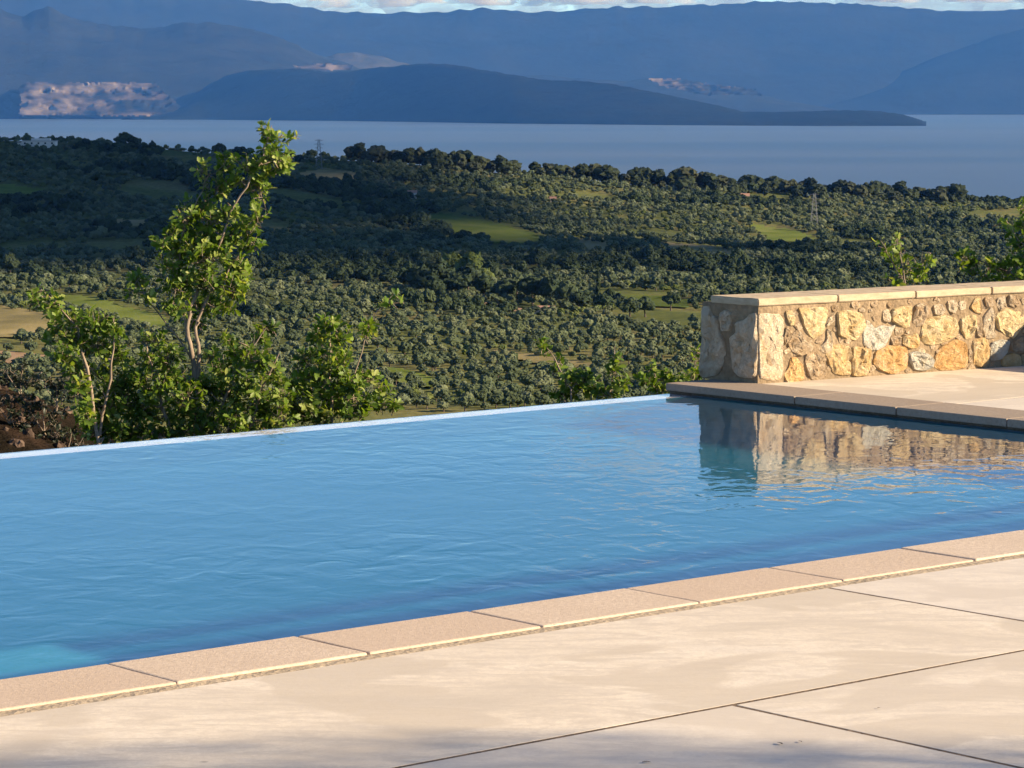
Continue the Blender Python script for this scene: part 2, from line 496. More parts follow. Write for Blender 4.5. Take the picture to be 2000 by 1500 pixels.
# ------------------------------------------------------------------ mountains across the gulf
def ridge(name, crest, shore, back, mat, label, rough=0.12, lead=2500, seed=0, step=9):
    """a range: crest and shoreline given by rows of the photograph, real metres in depth"""
    xs = np.arange(crest[0][0], crest[-1][0] + 1, step)
    cy = np.interp(xs, [p[0] for p in crest], [p[1] for p in crest])
    sy = np.interp(xs, [p[0] for p in shore], [p[1] for p in shore])
    S = [0, .04, .09, .15, .21, .28, .35, .42, .49, .56, .63, .70, .77, .84, .92, 1.0, 1.25, 1.6, 2.0]
    V, Fc = [], []
    kw = max(3, int(150 / step))
    pad = np.pad(cy, kw, mode='edge')
    cs = np.convolve(pad, np.ones(2 * kw + 1) / (2 * kw + 1), mode='valid')
    for i, x in enumerate(xs):
        ds = (CAMH - SEA_Z) * F / (sy[i] - HORIZON)
        dc = ds + lead
        ch = CAMH + (HORIZON - cy[i]) / F * dc - SEA_Z
        chs = CAMH + (HORIZON - cs[i]) / F * dc - SEA_Z
        chs = min(chs, ch * 1.15)
        ch += ch * 0.025 * mn.noise(Vector((x * 0.045, seed, 0.3))) + 6 * mn.noise(Vector((x * 0.16, seed, 1.3)))
        for s in S:
            if s <= 1:
                d = ds + (dc - ds) * s
                w_ = s ** 5
                h = (ch * w_ + chs * (1 - w_)) * (s ** 0.85)
                h = min(h, ch * (0.25 + 0.75 * s))
            else:
                d = dc + back * (s - 1)
                h = ch * (2 - s) ** 1.2
            a = (x - 1000) / F
            if 0 < s < 1:
                q = Vector((a * d / 2600.0, d / 1500.0, seed * 1.37))
                h += ch * rough * 4 * s * (1 - s) * mn.fractal(q, 0.9, 2.0, 6)
                h = max(h, 2)
            if s == 0: h = -6
            V.append((a * d, d, SEA_Z + h))
    m = len(S)
    for i in range(len(xs) - 1):
        for j in range(m - 1):
            a = i * m + j
            Fc.append((a, a + m, a + m + 1, a + 1))
    o = link(name, make_mesh(name, V, Fc, mat, True))
    tag(o, label, None, None, 'structure')
    return o

M_NEAR = m_mountain('shaded_peninsula_scrub', (0.007, 0.011, 0.010), (0.015, 0.019, 0.015))  # base colour darkened to carry the cloud shadow over the peninsula
M_LEFT = m_mountain('shaded_hill_scrub', (0.012, 0.015, 0.013), (0.024, 0.027, 0.021))  # cloud shadow on the left shore is put into this low base colour
M_PALE = m_mountain('sunlit_pale_hills', (0.03, 0.034, 0.028), (0.07, 0.068, 0.052))  # paler colour stands in for sunlight on these slopes
M_FAR = m_mountain('shaded_far_range_rock', (0.010, 0.012, 0.011), (0.018, 0.020, 0.017), 0.0012)  # darkened base colour includes the cloud shade on the far range
def m_quarry():
    k = NT('quarry_face_rock')
    p = k.scale(k.pos(), (1, 0.2, 3.2))
    a = k.noise(p, 0.0021, 7, 0.6, 0.5)
    c = k.ramp(a, [(0.44, (0.020, 0.022, 0.020)), (0.53, (0.075, 0.062, 0.050)), (0.66, (0.18, 0.147, 0.114))])
    return k.done(k.bsdf(c, 1.0, k.bump(k.noise(p, 0.02, 4), 0.6, 12.0), 0.0))
QUARRY = m_quarry()

ridge('peninsula_hill', [(240, 231), (310, 222), (355, 205), (400, 172), (440, 150), (490, 138), (575, 134), (650, 141), (750, 131), (830, 125), (870, 125), (960, 139), (1050, 155), (1130, 158), (1200, 165), (1300, 185), (1400, 206), (1450, 218), (1520, 219), (1580, 217), (1650, 215), (1720, 217), (1765, 224), (1795, 234), (1812, 245)],
      [(240, 233.5), (400, 233.5), (700, 236), (1000, 241), (1300, 244), (1600, 246), (1812, 245.6)], 2200, M_NEAR, 'dark wooded peninsula tapering to a low tip on the right', 0.08, 1500, 1)
ridge('left_hill', [(-900, 60), (-600, 30), (-300, 12), (-100, 25), (0, 18), (50, 36), (75, 20), (110, 17), (150, 38), (220, 52), (300, 56), (360, 46), (420, 45), (480, 56), (540, 70), (580, 88), (620, 106), (680, 124), (760, 160), (860, 228)],
      [(-900, 231), (0, 232), (860, 232)], 4000, M_LEFT, 'high blue hill on the left shore with a quarry at its foot', 0.05, 3200, 5)
ridge('pale_low_hill', [(480, 222), (560, 135), (610, 118), (660, 106), (700, 103), (740, 110), (790, 124), (850, 140), (960, 200), (1020, 226)],
      [(480, 228), (1020, 228)], 2500, M_PALE, 'pale low hill showing behind the peninsula crest', 0.12, 2500, 9)
ridge('pale_low_hill', [(900, 226), (980, 165), (1020, 150), (1060, 147), (1150, 155), (1225, 159), (1262, 152), (1330, 156), (1400, 168), (1480, 182), (1520, 195), (1600, 208), (1680, 222)],
      [(900, 227), (1680, 227)], 2500, M_LEFT, 'grey low headland right of centre behind the peninsula', 0.10, 2000, 13)
ridge('far_mountain_range', [(-1400, -30), (-800, -10), (-300, -25), (0, -18), (150, -8), (300, -12), (450, -4), (560, 10), (650, 24), (750, 29), (850, 25), (950, 18), (1020, 24), (1100, 22), (1200, 16), (1300, 15), (1400, 10), (1480, 6), (1600, 6), (1700, 12), (1800, 20), (1900, 26), (2000, 18), (2200, 6), (2600, 20), (3200, 40)],
      [(-1400, 222.5), (3200, 222.5)], 3500, M_FAR, 'long blue mountain range across the gulf', 0.09, 4300, 21, 11)
ridge('far_mountain_spur', [(1480, 222), (1560, 208), (1650, 180), (1740, 146), (1830, 110), (1920, 78), (2000, 55), (2150, 20), (2400, 0), (2800, 30)],
      [(1480, 223.6), (2800, 223.6)], 2500, M_FAR, 'darker mountain spur rising to the right edge', 0.05, 2600, 33, 11)

def cliff(name, poly, D0, slope, label, mat, steps, seed, amp=60):
    """terraced rock face outlined from the photograph, stepping back bench by bench"""
    x0, x1 = min(p[0] for p in poly), max(p[0] for p in poly)
    y0, y1 = min(p[1] for p in poly), max(p[1] for p in poly)
    s = 2.5
    nx, ny = int((x1 - x0) / s) + 1, int((y1 - y0) / s) + 1
    vid, vv, ff = {}, [], []
    def vert(i, j):
        if (i, j) not in vid:
            x, y = x0 + i * s, y0 + j * s
            t = (y1 - y) / max(1, (y1 - y0))
            q = Vector((x * 0.014, t * 2.2, seed))
            wob = mn.fractal(q, 0.9, 2.0, 5)
            lev = math.floor(t * steps + wob * 0.8) / steps
            d = D0 + slope * (0.25 * t + 0.75 * lev) + amp * mn.fractal(q * 2.0, 1.0, 2.0, 2)
            p = on_y(x, y, d)
            vid[(i, j)] = len(vv)
            vv.append(p)
        return vid[(i, j)]
    for i in range(nx):
        for j in range(ny):
            xx, yy = x0 + (i + .5) * s, y0 + (j + .5) * s
            q = Vector((xx * 0.028, yy * 0.05, seed + 4))
            jx, jy = 4.0 * mn.noise(q * 5), 3.0 * mn.noise(q * 5 + Vector((9, 0, 0)))
            if inside(poly, xx + jx, yy + jy):
                ff.append((vert(i, j + 1), vert(i + 1, j + 1), vert(i + 1, j), vert(i, j)))
    o = link(name, make_mesh(name, vv, ff, mat, True))
    tag(o, label, None, None, 'structure')
cliff('quarry_face', [(36, 170), (60, 160), (130, 162), (210, 160), (305, 163), (320, 180), (353, 207), (343, 216), (290, 226), (200, 226), (120, 225), (38, 226), (42, 200)], 24550, 900, 'pale terraced quarry cut into the foot of the left hill', QUARRY, 3, 3, 25)
cliff('cliff_face', [(1262, 153), (1330, 155), (1400, 167), (1450, 170), (1478, 176), (1490, 187), (1430, 184), (1380, 186), (1300, 170)], 27500, 900, 'pale cliff band on the headland right of centre', QUARRY, 2, 8, 60)
cliff('cliff_face', [(570, 128), (640, 124), (690, 128), (685, 136), (640, 138), (590, 134)], 25900, 600, 'pale lit strip beside the shoulder of the left hill', QUARRY, 1, 12, 40)  # sunlit slope, its light put into the pale rock colour

# ------------------------------------------------------------------ pool terrace
UA = R(49.3)
E1 = Vector((math.sin(UA), math.cos(UA), 0))
E2 = Vector((-math.cos(UA), math.sin(UA), 0))
O0 = on_z(210, 1296, 0.0)
def P(u, v, z=0.0): return O0 + E1 * u + E2 * v + Vector((0, 0, z))
POOL_ROT = math.atan2(E1.y, E1.x)
WATER_Z = -0.05
DECK_Z = -0.006

def slab_mesh(name, lu, lv, th, bev, mat, rough=0.0, seed=0, seg=1):
    """bevelled slab, top face at z = 0, corner at the origin"""
    bm = bmesh.new()
    bmesh.ops.create_cube(bm, size=1.0)
    for v in bm.verts:
        v.co = Vector(((v.co.x + .5) * lu, (v.co.y + .5) * lv, (v.co.z - .5) * th))
    bmesh.ops.bevel(bm, geom=[e for e in bm.edges], offset=bev, segments=2, profile=0.6, affect='EDGES')
    if rough > 0:
        bmesh.ops.subdivide_edges(bm, edges=[e for e in bm.edges if e.calc_length() > 0.1], cuts=seg, use_grid_fill=True)
        for v in bm.verts:
            q = v.co * 9 + Vector((seed * 3.7, 0, 0))
            v.co += Vector((mn.noise(q), mn.noise(q + Vector((7, 0, 0))), 0.12 * mn.noise(q + Vector((0, 9, 0))))) * rough
    me = bpy.data.meshes.new(name)
    bm.to_mesh(me); bm.free()
    me.materials.append(mat)
    return me

def place(o, u, v, z=0.0, rot=0.0):
    p = P(u, v, z)
    o.location = p
    o.rotation_euler = (0, 0, POOL_ROT + rot)

# deck base under the slabs (joint mortar) and its paving slabs
terrace = link('terrace', slab_mesh('terrace_base', 26, 11, 0.30, 0.01, DARKJOINT))
place(terrace, -13, -11.3, -0.0067)
tag(terrace, 'mortar bedded terrace in front of the pool', None, None, 'structure')
def child_at(o, parent, u, v, z, base):
    o.parent = parent
    o.location = (u - base[0], v - base[1], z - base[2])
TB = (-13, -11.3, -0.0067)
ROW_V = [(-1.388, -0.370), (-2.50, -1.404), (-3.62, -2.512), (-4.75, -3.632)]
ROW_J = [[-6.5, -3.55, -0.95 - 0.35, 2.30, 5.2, 8.2], [-8.0, -5.0, -2.05, 0.87, 3.8, 6.8], [-6.5, -3.6, -0.6, 2.3, 5.2], [-5, -2, 0.9, 3.8]]
k = 0
for (va, vb), js in zip(ROW_V, ROW_J):
    for a, b in zip(js, js[1:]):
        me = slab_mesh('paving_slab', b - a - 0.014, vb - va, 0.045, 0.0012, DECK, 0.003, k, 6)
        o = link('paving_slab', me)
        child_at(o, terrace, a + 0.007, va, DECK_Z, TB)
        k += 1

# coping stones along the near side
coping = link('pool_coping', slab_mesh('coping_bed', 14.0, 0.34, 0.10, 0.002, JOINT))
place(coping, -7.2, -0.3695, -0.0063)
tag(coping, 'mortar bed carrying the row of coping stones', None, None, 'structure')
CB = (-7.2, -0.3695, -0.0063)
cop_meshes = [slab_mesh('coping_stone', 0.599, 0.318, 0.045, 0.006, COPING, 0.0022, s, 7) for s in range(5)]
for i in range(-10, 11):
    o = link('coping_stone', cop_meshes[i % 5])
    child_at(o, coping, i * 0.605 + 0.003 + 0.003 * ((i * 7) % 3 - 1), -0.315 + rng.uniform(-.002, .002), rng.uniform(-.0012, .0012), CB)

# platform at the right end of the pool
UP = 6.30
platform = link('pool_platform', slab_mesh('platform_base', 6.0, 8.0, 2.6, 0.004, DARKJOINT))
place(platform, UP + 0.03, -3.48 + 0.01, -0.0055)
tag(platform, 'raised stone platform at the right end of the pool', None, None, 'structure')
PB = (UP + 0.03, -3.47, -0.0055)
vj = [4.53, 3.62, 2.96, 2.29, 1.66, 1.05, 0.44, -0.17]
for a, b in zip(vj[1:], vj):
    me = slab_mesh('coping_stone', 0.345, b - a - 0.007, 0.038, 0.005, DARK_COPING, 0.002, k, 5); k += 1
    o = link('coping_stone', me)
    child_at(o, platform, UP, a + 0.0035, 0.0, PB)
for (va, vb) in [(2.910, 4.53), (1.30, 2.898), (-0.3, 1.288)]:
    for (ua, ub) in [(UP + 0.358, UP + 2.5), (UP + 2.52, UP + 4.6)]:
        me = slab_mesh('paving_slab', ub - ua, vb - va, 0.04, 0.002, DECK, 0.003, k, 6); k += 1
        o = link('paving_slab', me)
        child_at(o, platform, ua, va, -0.004, PB)

# pool shell: floor, walls and overflow crest
VI, VO = 4.33, 4.52
pool = empty('swimming_pool', P(0, 2, -1.5), POOL_ROT)
tag(pool, 'infinity swimming pool with pale overflow edge above the valley', 'pool')
def pool_box(name, u0, u1, v0, v1, z0, z1, mat):
    me = slab_mesh(name, u1 - u0, v1 - v0, z1 - z0, 0.004, mat)
    o = link(name, me, pool)
    o.location = (u0, v0 - 2, z1 + 1.5)
    return o
pool_box('floor', -9.0, UP + 0.02, 0.0, VI, -1.55, -0.68, POOL)
pool_box('step', -4.0, 0.35, 0.023, 0.85, -0.681, -0.34, STEP_LIT)  # paler step added for the bright turquoise in the near left corner
pool_box('added_ledge', 0.351, UP, 0.023, 0.75, -0.681, -0.40, POOL)  # shelf added to shrink the near wall's shadow band
pool_box('side_wall', -9.0, UP + 0.02, 0.005, 0.022, -1.36, -0.052, POOL)
pool_box('lining', -9.0, UP + 0.015, VI - 0.02, VI - 0.001, -1.36, -0.068, POOL)
pool_box('end_wall', UP + 0.006, UP + 0.028, 0.023, VI, -1.36, -0.053, POOL)
pool_box('end_wall', -9.2, -9.0, 0.0, VI, -1.55, -0.04, POOL)
pool_box('overflow_wall', -9.0, UP + 0.025, VI + 0.001, VO, -2.6, -0.058, CREST)
for q in pool.children: q.cycles.is_caustics_receiver = True
sl.cycles.is_caustics_light = True
# water: one sheet over basin and crest
xs = np.linspace(-9.0, UP + 0.004, 40); ys = np.concatenate([np.linspace(0.024, VI - 0.05, 20), [VI - 0.02, VI + 0.01, VI + 0.05, VI + 0.1, VO - 0.015, VO]])
W = []
for y in ys:
    drop_z = 0.0 if y < VI else (y - VI) * 0.024      # the film dips as it runs over the crest
    for x in xs: W.append(P(x, y, WATER_Z - drop_z))
for x in xs: W.append(P(x, VO + 0.006, WATER_Z - 0.008))
nxw = len(xs)
Wf = []
for j in range(len(ys)):
    for i in range(nxw - 1):
        Wf.append((j * nxw + i, j * nxw + i + 1, (j + 1) * nxw + i + 1, (j + 1) * nxw + i))
first = int(np.argmax(ys > VI)) - 1
cut = first * (nxw - 1)
water = link('pool_water', make_mesh('pool_water', W, Wf[:cut], WATER, True))
water.cycles.is_caustics_caster = True
film = link('overflow_film', make_mesh('overflow_film', W, Wf[cut:], FILM, True), water)
for q in pool.children:
    if q.name.startswith('overflow_wall'): q.cycles.is_caustics_receiver = False
tag(water, 'rippled blue pool water spilling over the far edge', None, None, 'structure')

# ------------------------------------------------------------------ stone walls on the platform
WA = on_z(1480, 750, -0.004)                # near left corner at the foot
WC = on_z(1371, 739, -0.004)                # far left corner
WH = R(55.5)
W1 = Vector((math.sin(WH), math.cos(WH), 0))
W2 = (WC - WA); W2.z = 0
WTH = W2.length
W2.normalize()
WN = Vector((W1.y, -W1.x, 0))               # outward normal of the front face
WEN = Vector((-W2.y, W2.x, 0))
if WEN.dot(W1) > 0: WEN = -WEN              # outward normal of the end face
WHT = 0.398                                 # masonry height below the cap
CAPT = 0.037

STONE_COL = {'g': (0.68, 0.50, 0.26, 1), 'o': (0.66, 0.43, 0.20, 1), 'y': (0.72, 0.57, 0.32, 1), 'w': (0.60, 0.58, 0.49, 1), 't': (0.50, 0.39, 0.26, 1), 'p': (0.66, 0.55, 0.39, 1), 'd': (0.46, 0.37, 0.27, 1)}

def wall_stone(parent, pts, normal, tangent, colour, seed, rise=0.022, deep=0.02, grow=1.0):
    """one rubble stone: irregular outline, raised and chipped face"""
    for _ in range(1):                       # soften the traced outline
        q = []
        for i in range(len(pts)):
            a, b = pts[i], pts[(i + 1) % len(pts)]
            q += [a.lerp(b, .14), a.lerp(b, .86)]
        pts = q
    c = sum(pts, Vector()) / len(pts)
    size = max((p - c).length for p in pts)
    rise = min(rise, size * 0.35)
    V, Fc = [], []
    rings = [(1.17, -deep), (1.16, 0.45), (1.11, 0.86), (0.86, 0.98), (0.68, 1.0), (0.48, 1.0), (0.26, 1.0)]
    n = len(pts)
    tilt = Vector((mn.noise(Vector((seed, 1, 0))), mn.noise(Vector((seed, 2, 0))), mn.noise(Vector((seed, 3, 0)))))
    for ri, (s, hgt) in enumerate([(a_ * grow, b_) for a_, b_ in rings]):
        for p in pts:
            base = c + (p - c) * s
            if ri == 0:
                V.append(base - normal * deep); continue
            q = base * 28 + Vector((seed * 5.1, 0, 0))
            nz = mn.fractal(q, 0.8, 2.0, 5)
            rg = abs(mn.noise(base * 17 + Vector((seed, 4, 0)))) 
            h = rise * hgt * (0.95 + 0.8 * nz - 0.9 * rg) + (base - c).dot(tilt) * 0.10
            V.append(base + normal * max(h, 0.001) + tangent * (0.004 * mn.noise(q * 1.7)))
    V.append(c + normal * rise)
    for r in range(len(rings) - 1):
        for i in range(n):
            j = (i + 1) % n
            Fc.append((r * n + i, r * n + j, (r + 1) * n + j, (r + 1) * n + i))
    lr = (len(rings) - 1) * n
    for i in range(n): Fc.append((lr + i, lr + (i + 1) % n, len(V) - 1))
    inv = parent.matrix_world.inverted()
    me = make_mesh('stone', [inv @ v for v in V], Fc, STONE)
    recalc(me)
    o = link('stone', me, parent)
    o.color = colour
    return o

def masonry(name, A, d1, len1, d2, th, ht, label, mat):
    """wall body with gently uneven mortar faces; origin at its foot"""
    o = bpy.data.objects.new(name, None)
    col.objects.link(o)
    o.location = A
    bpy.context.view_layer.update()
    tag(o, label, 'wall')
    n1, n2, nz = max(4, int(len1 / 0.03)), max(4, int(th / 0.03)), int(ht / 0.03)
    V, Fc = [], []
    def patch(o0, a, la, na, b, lb, nb, n):
        base = len(V)
        for i in range(na + 1):
            for j in range(nb + 1):
                p = o0 + a * (la * i / na) + b * (lb * j / nb)
                e = 0 if i in (0, na) or j in (0, nb) else 1
                V.append(p + n * (e * 0.010 * mn.fractal(p * 14 + A, 0.9, 2.0, 4)))
        for i in range(na):
            for j in range(nb):
                q = base + i * (nb + 1) + j
                Fc.append((q, q + nb + 1, q + nb + 2, q + 1))
    Z = Vector((0, 0, 1))
    n1v = Vector((d1.y, -d1.x, 0)) 
    if n1v.dot(d2) > 0: n1v = -n1v
    n2v = Vector((d2.y, -d2.x, 0))
    if n2v.dot(d1) > 0: n2v = -n2v
    z0 = Vector()
    patch(z0, d1, len1, n1, Z, ht, nz, n1v)
    patch(d2 * th, d1, len1, n1, Z, ht, nz, -n1v)
    patch(z0, d2, th, n2, Z, ht, nz, n2v)
    patch(d1 * len1, d2, th, n2, Z, ht, nz, -n2v)
    patch(Z * ht, d1, len1, 4, d2, th, 4, z0)
    me = make_mesh('mortar', V, Fc, mat)
    bm = bmesh.new(); bm.from_mesh(me)
    bmesh.ops.remove_doubles(bm, verts=bm.verts, dist=0.0005)
    bmesh.ops.recalc_face_normals(bm, faces=bm.faces)
    bm.to_mesh(me); bm.free()
    link('mortar', me, o)
    return o

WLEN = 2.75
wall = masonry('stone_wall', WA, W1, WLEN, W2, WTH, WHT, 'low golden rubble stone wall with flat cap at the pool corner', MORTAR)

def cap_piece(parent, A, d1, d2, s0, s1, t0, t1, z0, th, seed):
    pts = [A + d1 * s0 + d2 * t0, A + d1 * s1 + d2 * t0, A + d1 * s1 + d2 * t1, A + d1 * s0 + d2 * t1]
    bm = bmesh.new()
    lo = [bm.verts.new(p + Vector((0, 0, z0))) for p in pts]
    hi = [bm.verts.new(p + Vector((0, 0, z0 + th))) for p in pts]
    bm.faces.new(lo[::-1]); bm.faces.new(hi)
    for i in range(4): bm.faces.new((lo[i], lo[(i + 1) % 4], hi[(i + 1) % 4], hi[i]))
    bmesh.ops.recalc_face_normals(bm, faces=bm.faces)
    bmesh.ops.bevel(bm, geom=list(bm.edges), offset=0.004, segments=2, affect='EDGES')
    bmesh.ops.subdivide_edges(bm, edges=[e for e in bm.edges if e.calc_length() > 0.1], cuts=5, use_grid_fill=True)
    for v in bm.verts:
        q = v.co * 11 + Vector((seed * 2.3, 0, 0))
        v.co += Vector((mn.noise(q), mn.noise(q + Vector((5, 0, 0))), 0.5 * mn.noise(q + Vector((0, 5, 0))))) * 0.0042
    me = bpy.data.meshes.new('cap_stone')
    inv = parent.matrix_world.inverted()
    for v in bm.verts: v.co = inv @ v.co
    bm.to_mesh(me); bm.free()
    me.materials.append(CAP)
    return link('cap_stone', me, parent)

front_o = WA.copy()
def wall_s(x, y):               # pixel -> distance along the front face
    p = on_plane(x, y, front_o, WN)
    return (p - WA).dot(W1)
cuts = [-0.012] + [wall_s(x, 580) for x in (1634, 1786, 1934)] + [2.05, WLEN + 0.01]
for i, (a, b) in enumerate(zip(cuts, cuts[1:])):
    cap_piece(wall, WA, W1, W2, a + 0.003, b - 0.003, -0.012, WTH * 0.84, WHT + 0.001, CAPT, i)

def c1(l): return [(1440 + a * .14667, 540 + b * .14667) for a, b in l]
def c2(l): return [(1700 + a * .1533, 530 + b * .1533) for a, b in l]
def c3(l): return [(1340 + a * .14667, 560 + b * .14667) for a, b in l]
FRONT = [
    ('p', c1([(282, 500), (380, 490), (480, 500), (560, 500), (620, 600), (612, 760), (606, 900), (602, 1080), (612, 1200), (580, 1370), (450, 1385), (285, 1345), (282, 1000), (282, 700)])),
    ('y', c1([(650, 470), (720, 460), (770, 560), (740, 640), (690, 640), (660, 560)])),
    ('y', c1([(830, 440), (960, 440), (1010, 430), (1150, 430), (1185, 480), (1160, 620), (1110, 740), (1010, 800), (950, 760), (900, 650), (870, 560)])),
    ('p', c1([(1200, 560), (1290, 500), (1275, 600), (1205, 655), (1170, 640)])),
    ('y', c1([(1340, 500), (1470, 470), (1630, 510), (1680, 640), (1620, 760), (1560, 830), (1440, 800), (1370, 770), (1350, 640)])),
    ('t', c1([(645, 680), (712, 740), (690, 820), (640, 900), (622, 800)])),
    ('t', c1([(790, 730), (850, 760), (890, 860), (990, 920), (960, 990), (840, 1040), (720, 980), (690, 900), (730, 800)])),
    ('p', c1([(1190, 720), (1240, 740), (1250, 860), (1240, 960), (1170, 1010), (1090, 950), (1180, 850)])),
    ('w', [(1695.2, 626.5), (1707.7, 643.4), (1720, 637), (1733.7, 640.4), (1744.5, 635.8), (1735, 656), (1726, 674), (1712, 680), (1702.5, 680.8), (1689, 669), (1686.4, 651.5)]),
    ('o', c1([(700, 1100), (780, 1100), (860, 1200), (860, 1350), (800, 1400), (660, 1390), (630, 1300), (690, 1200)])),
    ('t', c1([(920, 1040), (1030, 1010), (1080, 1080), (1130, 1180), (1140, 1300), (1080, 1370), (980, 1350), (930, 1220), (900, 1120)])),
    ('g', c1([(1250, 940), (1360, 930), (1480, 960), (1500, 1100), (1490, 1280), (1380, 1290), (1290, 1270), (1220, 1130), (1200, 1040)])),
    ('g', c1([(1540, 950), (1660, 970), (1760, 990), (1750, 1150), (1700, 1290), (1600, 1310), (1530, 1290), (1520, 1100)])),
    ('p', c1([(620, 990), (690, 940), (700, 1000), (640, 1030)])),
    ('t', c1([(1345, 800), (1410, 820), (1385, 885), (1355, 875)])),
    ('t', c1([(750, 650), (820, 610), (860, 690), (800, 715)])),
    ('p', c2([(150, 510), (210, 480), (260, 560), (230, 640), (160, 620)])),
    ('y', c2([(280, 500), (400, 460), (500, 460), (510, 560), (480, 680), (430, 710), (340, 660), (280, 620)])),
    ('t', c2([(570, 450), (620, 420), (700, 420), (700, 560), (650, 660), (580, 690), (540, 620)])),
    ('p', c2([(800, 440), (890, 420), (940, 500), (900, 560), (820, 540)])),
    ('p', c2([(970, 390), (1060, 370), (1110, 450), (1060, 530), (1010, 500)])),
    ('p', c2([(1120, 390), (1210, 370), (1210, 470), (1140, 490)])),
    ('g', c2([(1270, 450), (1340, 340), (1390, 360), (1410, 530), (1340, 520)])),
    ('t', c2([(1460, 340), (1550, 330), (1560, 440), (1480, 460)])),
    ('p', c2([(1610, 350), (1710, 320), (1710, 470), (1650, 500), (1610, 430)])),
    ('t', c2([(1760, 310), (1860, 310), (1890, 420), (1830, 460), (1760, 420)])),
    ('p', c2([(1915, 350), (2010, 330), (2020, 440), (1935, 430)])),
    ('y', c2([(690, 650), (800, 600), (940, 580), (1050, 620), (1090, 720), (1060, 820), (980, 860), (870, 900), (780, 920), (700, 900), (650, 830), (680, 740)])),
    ('y', c2([(1150, 620), (1260, 560), (1330, 580), (1330, 700), (1270, 830), (1210, 850), (1160, 760)])),
    ('p', c2([(1440, 600), (1530, 470), (1560, 560), (1560, 700), (1590, 820), (1480, 840), (1430, 760)])),
    ('t', c2([(1350, 700), (1412, 640), (1418, 820), (1365, 820)])),
    ('y', c2([(1620, 560), (1740, 490), (1850, 520), (1960, 540), (1980, 640), (1900, 720), (1820, 830), (1740, 800), (1640, 720)])),
    ('g', c2([(420, 810), (490, 830), (560, 790), (610, 850), (600, 960), (500, 970), (430, 930)])),
    ('t', c2([(300, 730), (390, 715), (400, 780), (325, 810)])),
    ('o', c2([(80, 1040), (240, 960), (430, 985), (450, 1100), (430, 1230), (260, 1290), (130, 1240), (60, 1150)])),
    ('w', c2([(500, 1060), (570, 1030), (720, 1060), (780, 1130), (770, 1230), (650, 1250), (560, 1240), (510, 1150)])),
    ('o', c2([(840, 1100), (900, 980), (1080, 890), (1180, 930), (1220, 1050), (1190, 1200), (1060, 1240), (900, 1240), (830, 1190)])),
    ('g', c2([(1310, 910), (1400, 870), (1480, 870), (1500, 1040), (1480, 1170), (1390, 1200), (1320, 1160)])),
    ('w', c2([(1540, 920), (1660, 880), (1760, 900), (1740, 1010), (1640, 1110), (1545, 1120)])),
    ('t', c2([(260, 835), (370, 825), (385, 920), (280, 940)])),
    ('p', c2([(760, 940), (830, 940), (812, 990), (770, 985)])),
    ('t', c2([(1240, 1000), (1292, 1020), (1286, 1150), (1240, 1150)])),
    ('t', c2([(1810, 900), (1900, 850), (2010, 830), (2030, 1000), (1900, 1030), (1800, 1000)])),
    ('g', c2([(1690, 1090), (1800, 1050), (1890, 1080), (1900, 1200), (1760, 1215), (1680, 1190)])),
    ('y', c2([(1930, 1070), (2060, 1040), (2120, 1100), (2100, 1190), (1950, 1200)])),
    ('g', c2([(2010, 500), (2120, 480), (2160, 600), (2080, 700), (2010, 660)])),
    ('p', c2([(2070, 760), (2180, 720), (2230, 850), (2150, 980), (2060, 920)])),
    ('y', c2([(2200, 480), (2340, 470), (2360, 640), (2240, 680)])),
    ('o', c2([(2160, 1010), (2330, 960), (2370, 1120), (2200, 1170)])),
    ('t', c2([(2070, 340), (2180, 320), (2200, 420), (2090, 450)])),
    ('g', c2([(2270, 740), (2420, 700), (2450, 880), (2300, 920)])),
    ('p', c2([(2400, 470), (2560, 440), (2560, 640), (2430, 650)])),
]
for i, (cl, poly) in enumerate(FRONT):
    pts = [on_plane(x, y, front_o, WN) for x, y in poly]
    fv = rng.uniform(0.88, 1.06)
    cc = tuple(min(1, v * fv) for v in STONE_COL[cl][:3]) + (1,)
    wall_stone(wall, pts, WN, W1, cc, i, 0.010 if i == 0 else rng.uniform(0.012, 0.022), 0.02, 0.87 if i == 0 else 1.0)
chips = 0
tries = 0
while chips < 34 and tries < 4000:          # small chips wedged into the wider joints
    tries += 1
    x = rng.uniform(1530, 2030)
    t_ = (x - 1480) / 520
    y = rng.uniform(604 - 28 * t_, 744 - 30 * t_)
    r = rng.uniform(4.5, 8.5)
    ok = True
    for cl, poly in FRONT:
        if inside(poly, x, y): ok = False; break
        for px_, py_ in poly:
            if (px_ - x) ** 2 + (py_ - y) ** 2 < (r + 3.5) ** 2: ok = False; break
        if not ok: break
    if not ok: continue
    poly = [(x + math.cos(a_) * r * rng.uniform(.7, 1.15), y + math.sin(a_) * r * rng.uniform(.6, 1.1)) for a_ in [q / 7 * math.tau for q in range(7)]]
    FRONT.append(('t', poly))
    fv = rng.uniform(0.8, 1.25)
    wall_stone(wall, [on_plane(a_, b_, front_o, WN) for a_, b_ in poly], WN, W1, tuple(v * fv for v in STONE_COL['t'][:3]) + (1,), 300 + chips, 0.012)
    chips += 1
END = [('t', c3([(232, 272), (320, 262), (352, 380), (440, 420), (450, 560), (510, 720), (530, 900), (490, 1060), (420, 1165), (255, 1200), (215, 1180), (215, 600)])),
       ('t', c3([(470, 340), (520, 310), (610, 350), (610, 480), (590, 590), (500, 590), (470, 460)])),
       ('t', c3([(670, 480), (800, 440), (860, 370), (950, 352), (952, 700), (952, 1000), (945, 1180), (870, 1215), (720, 1190), (640, 1110), (620, 960), (600, 800), (620, 660), (680, 620)]))]
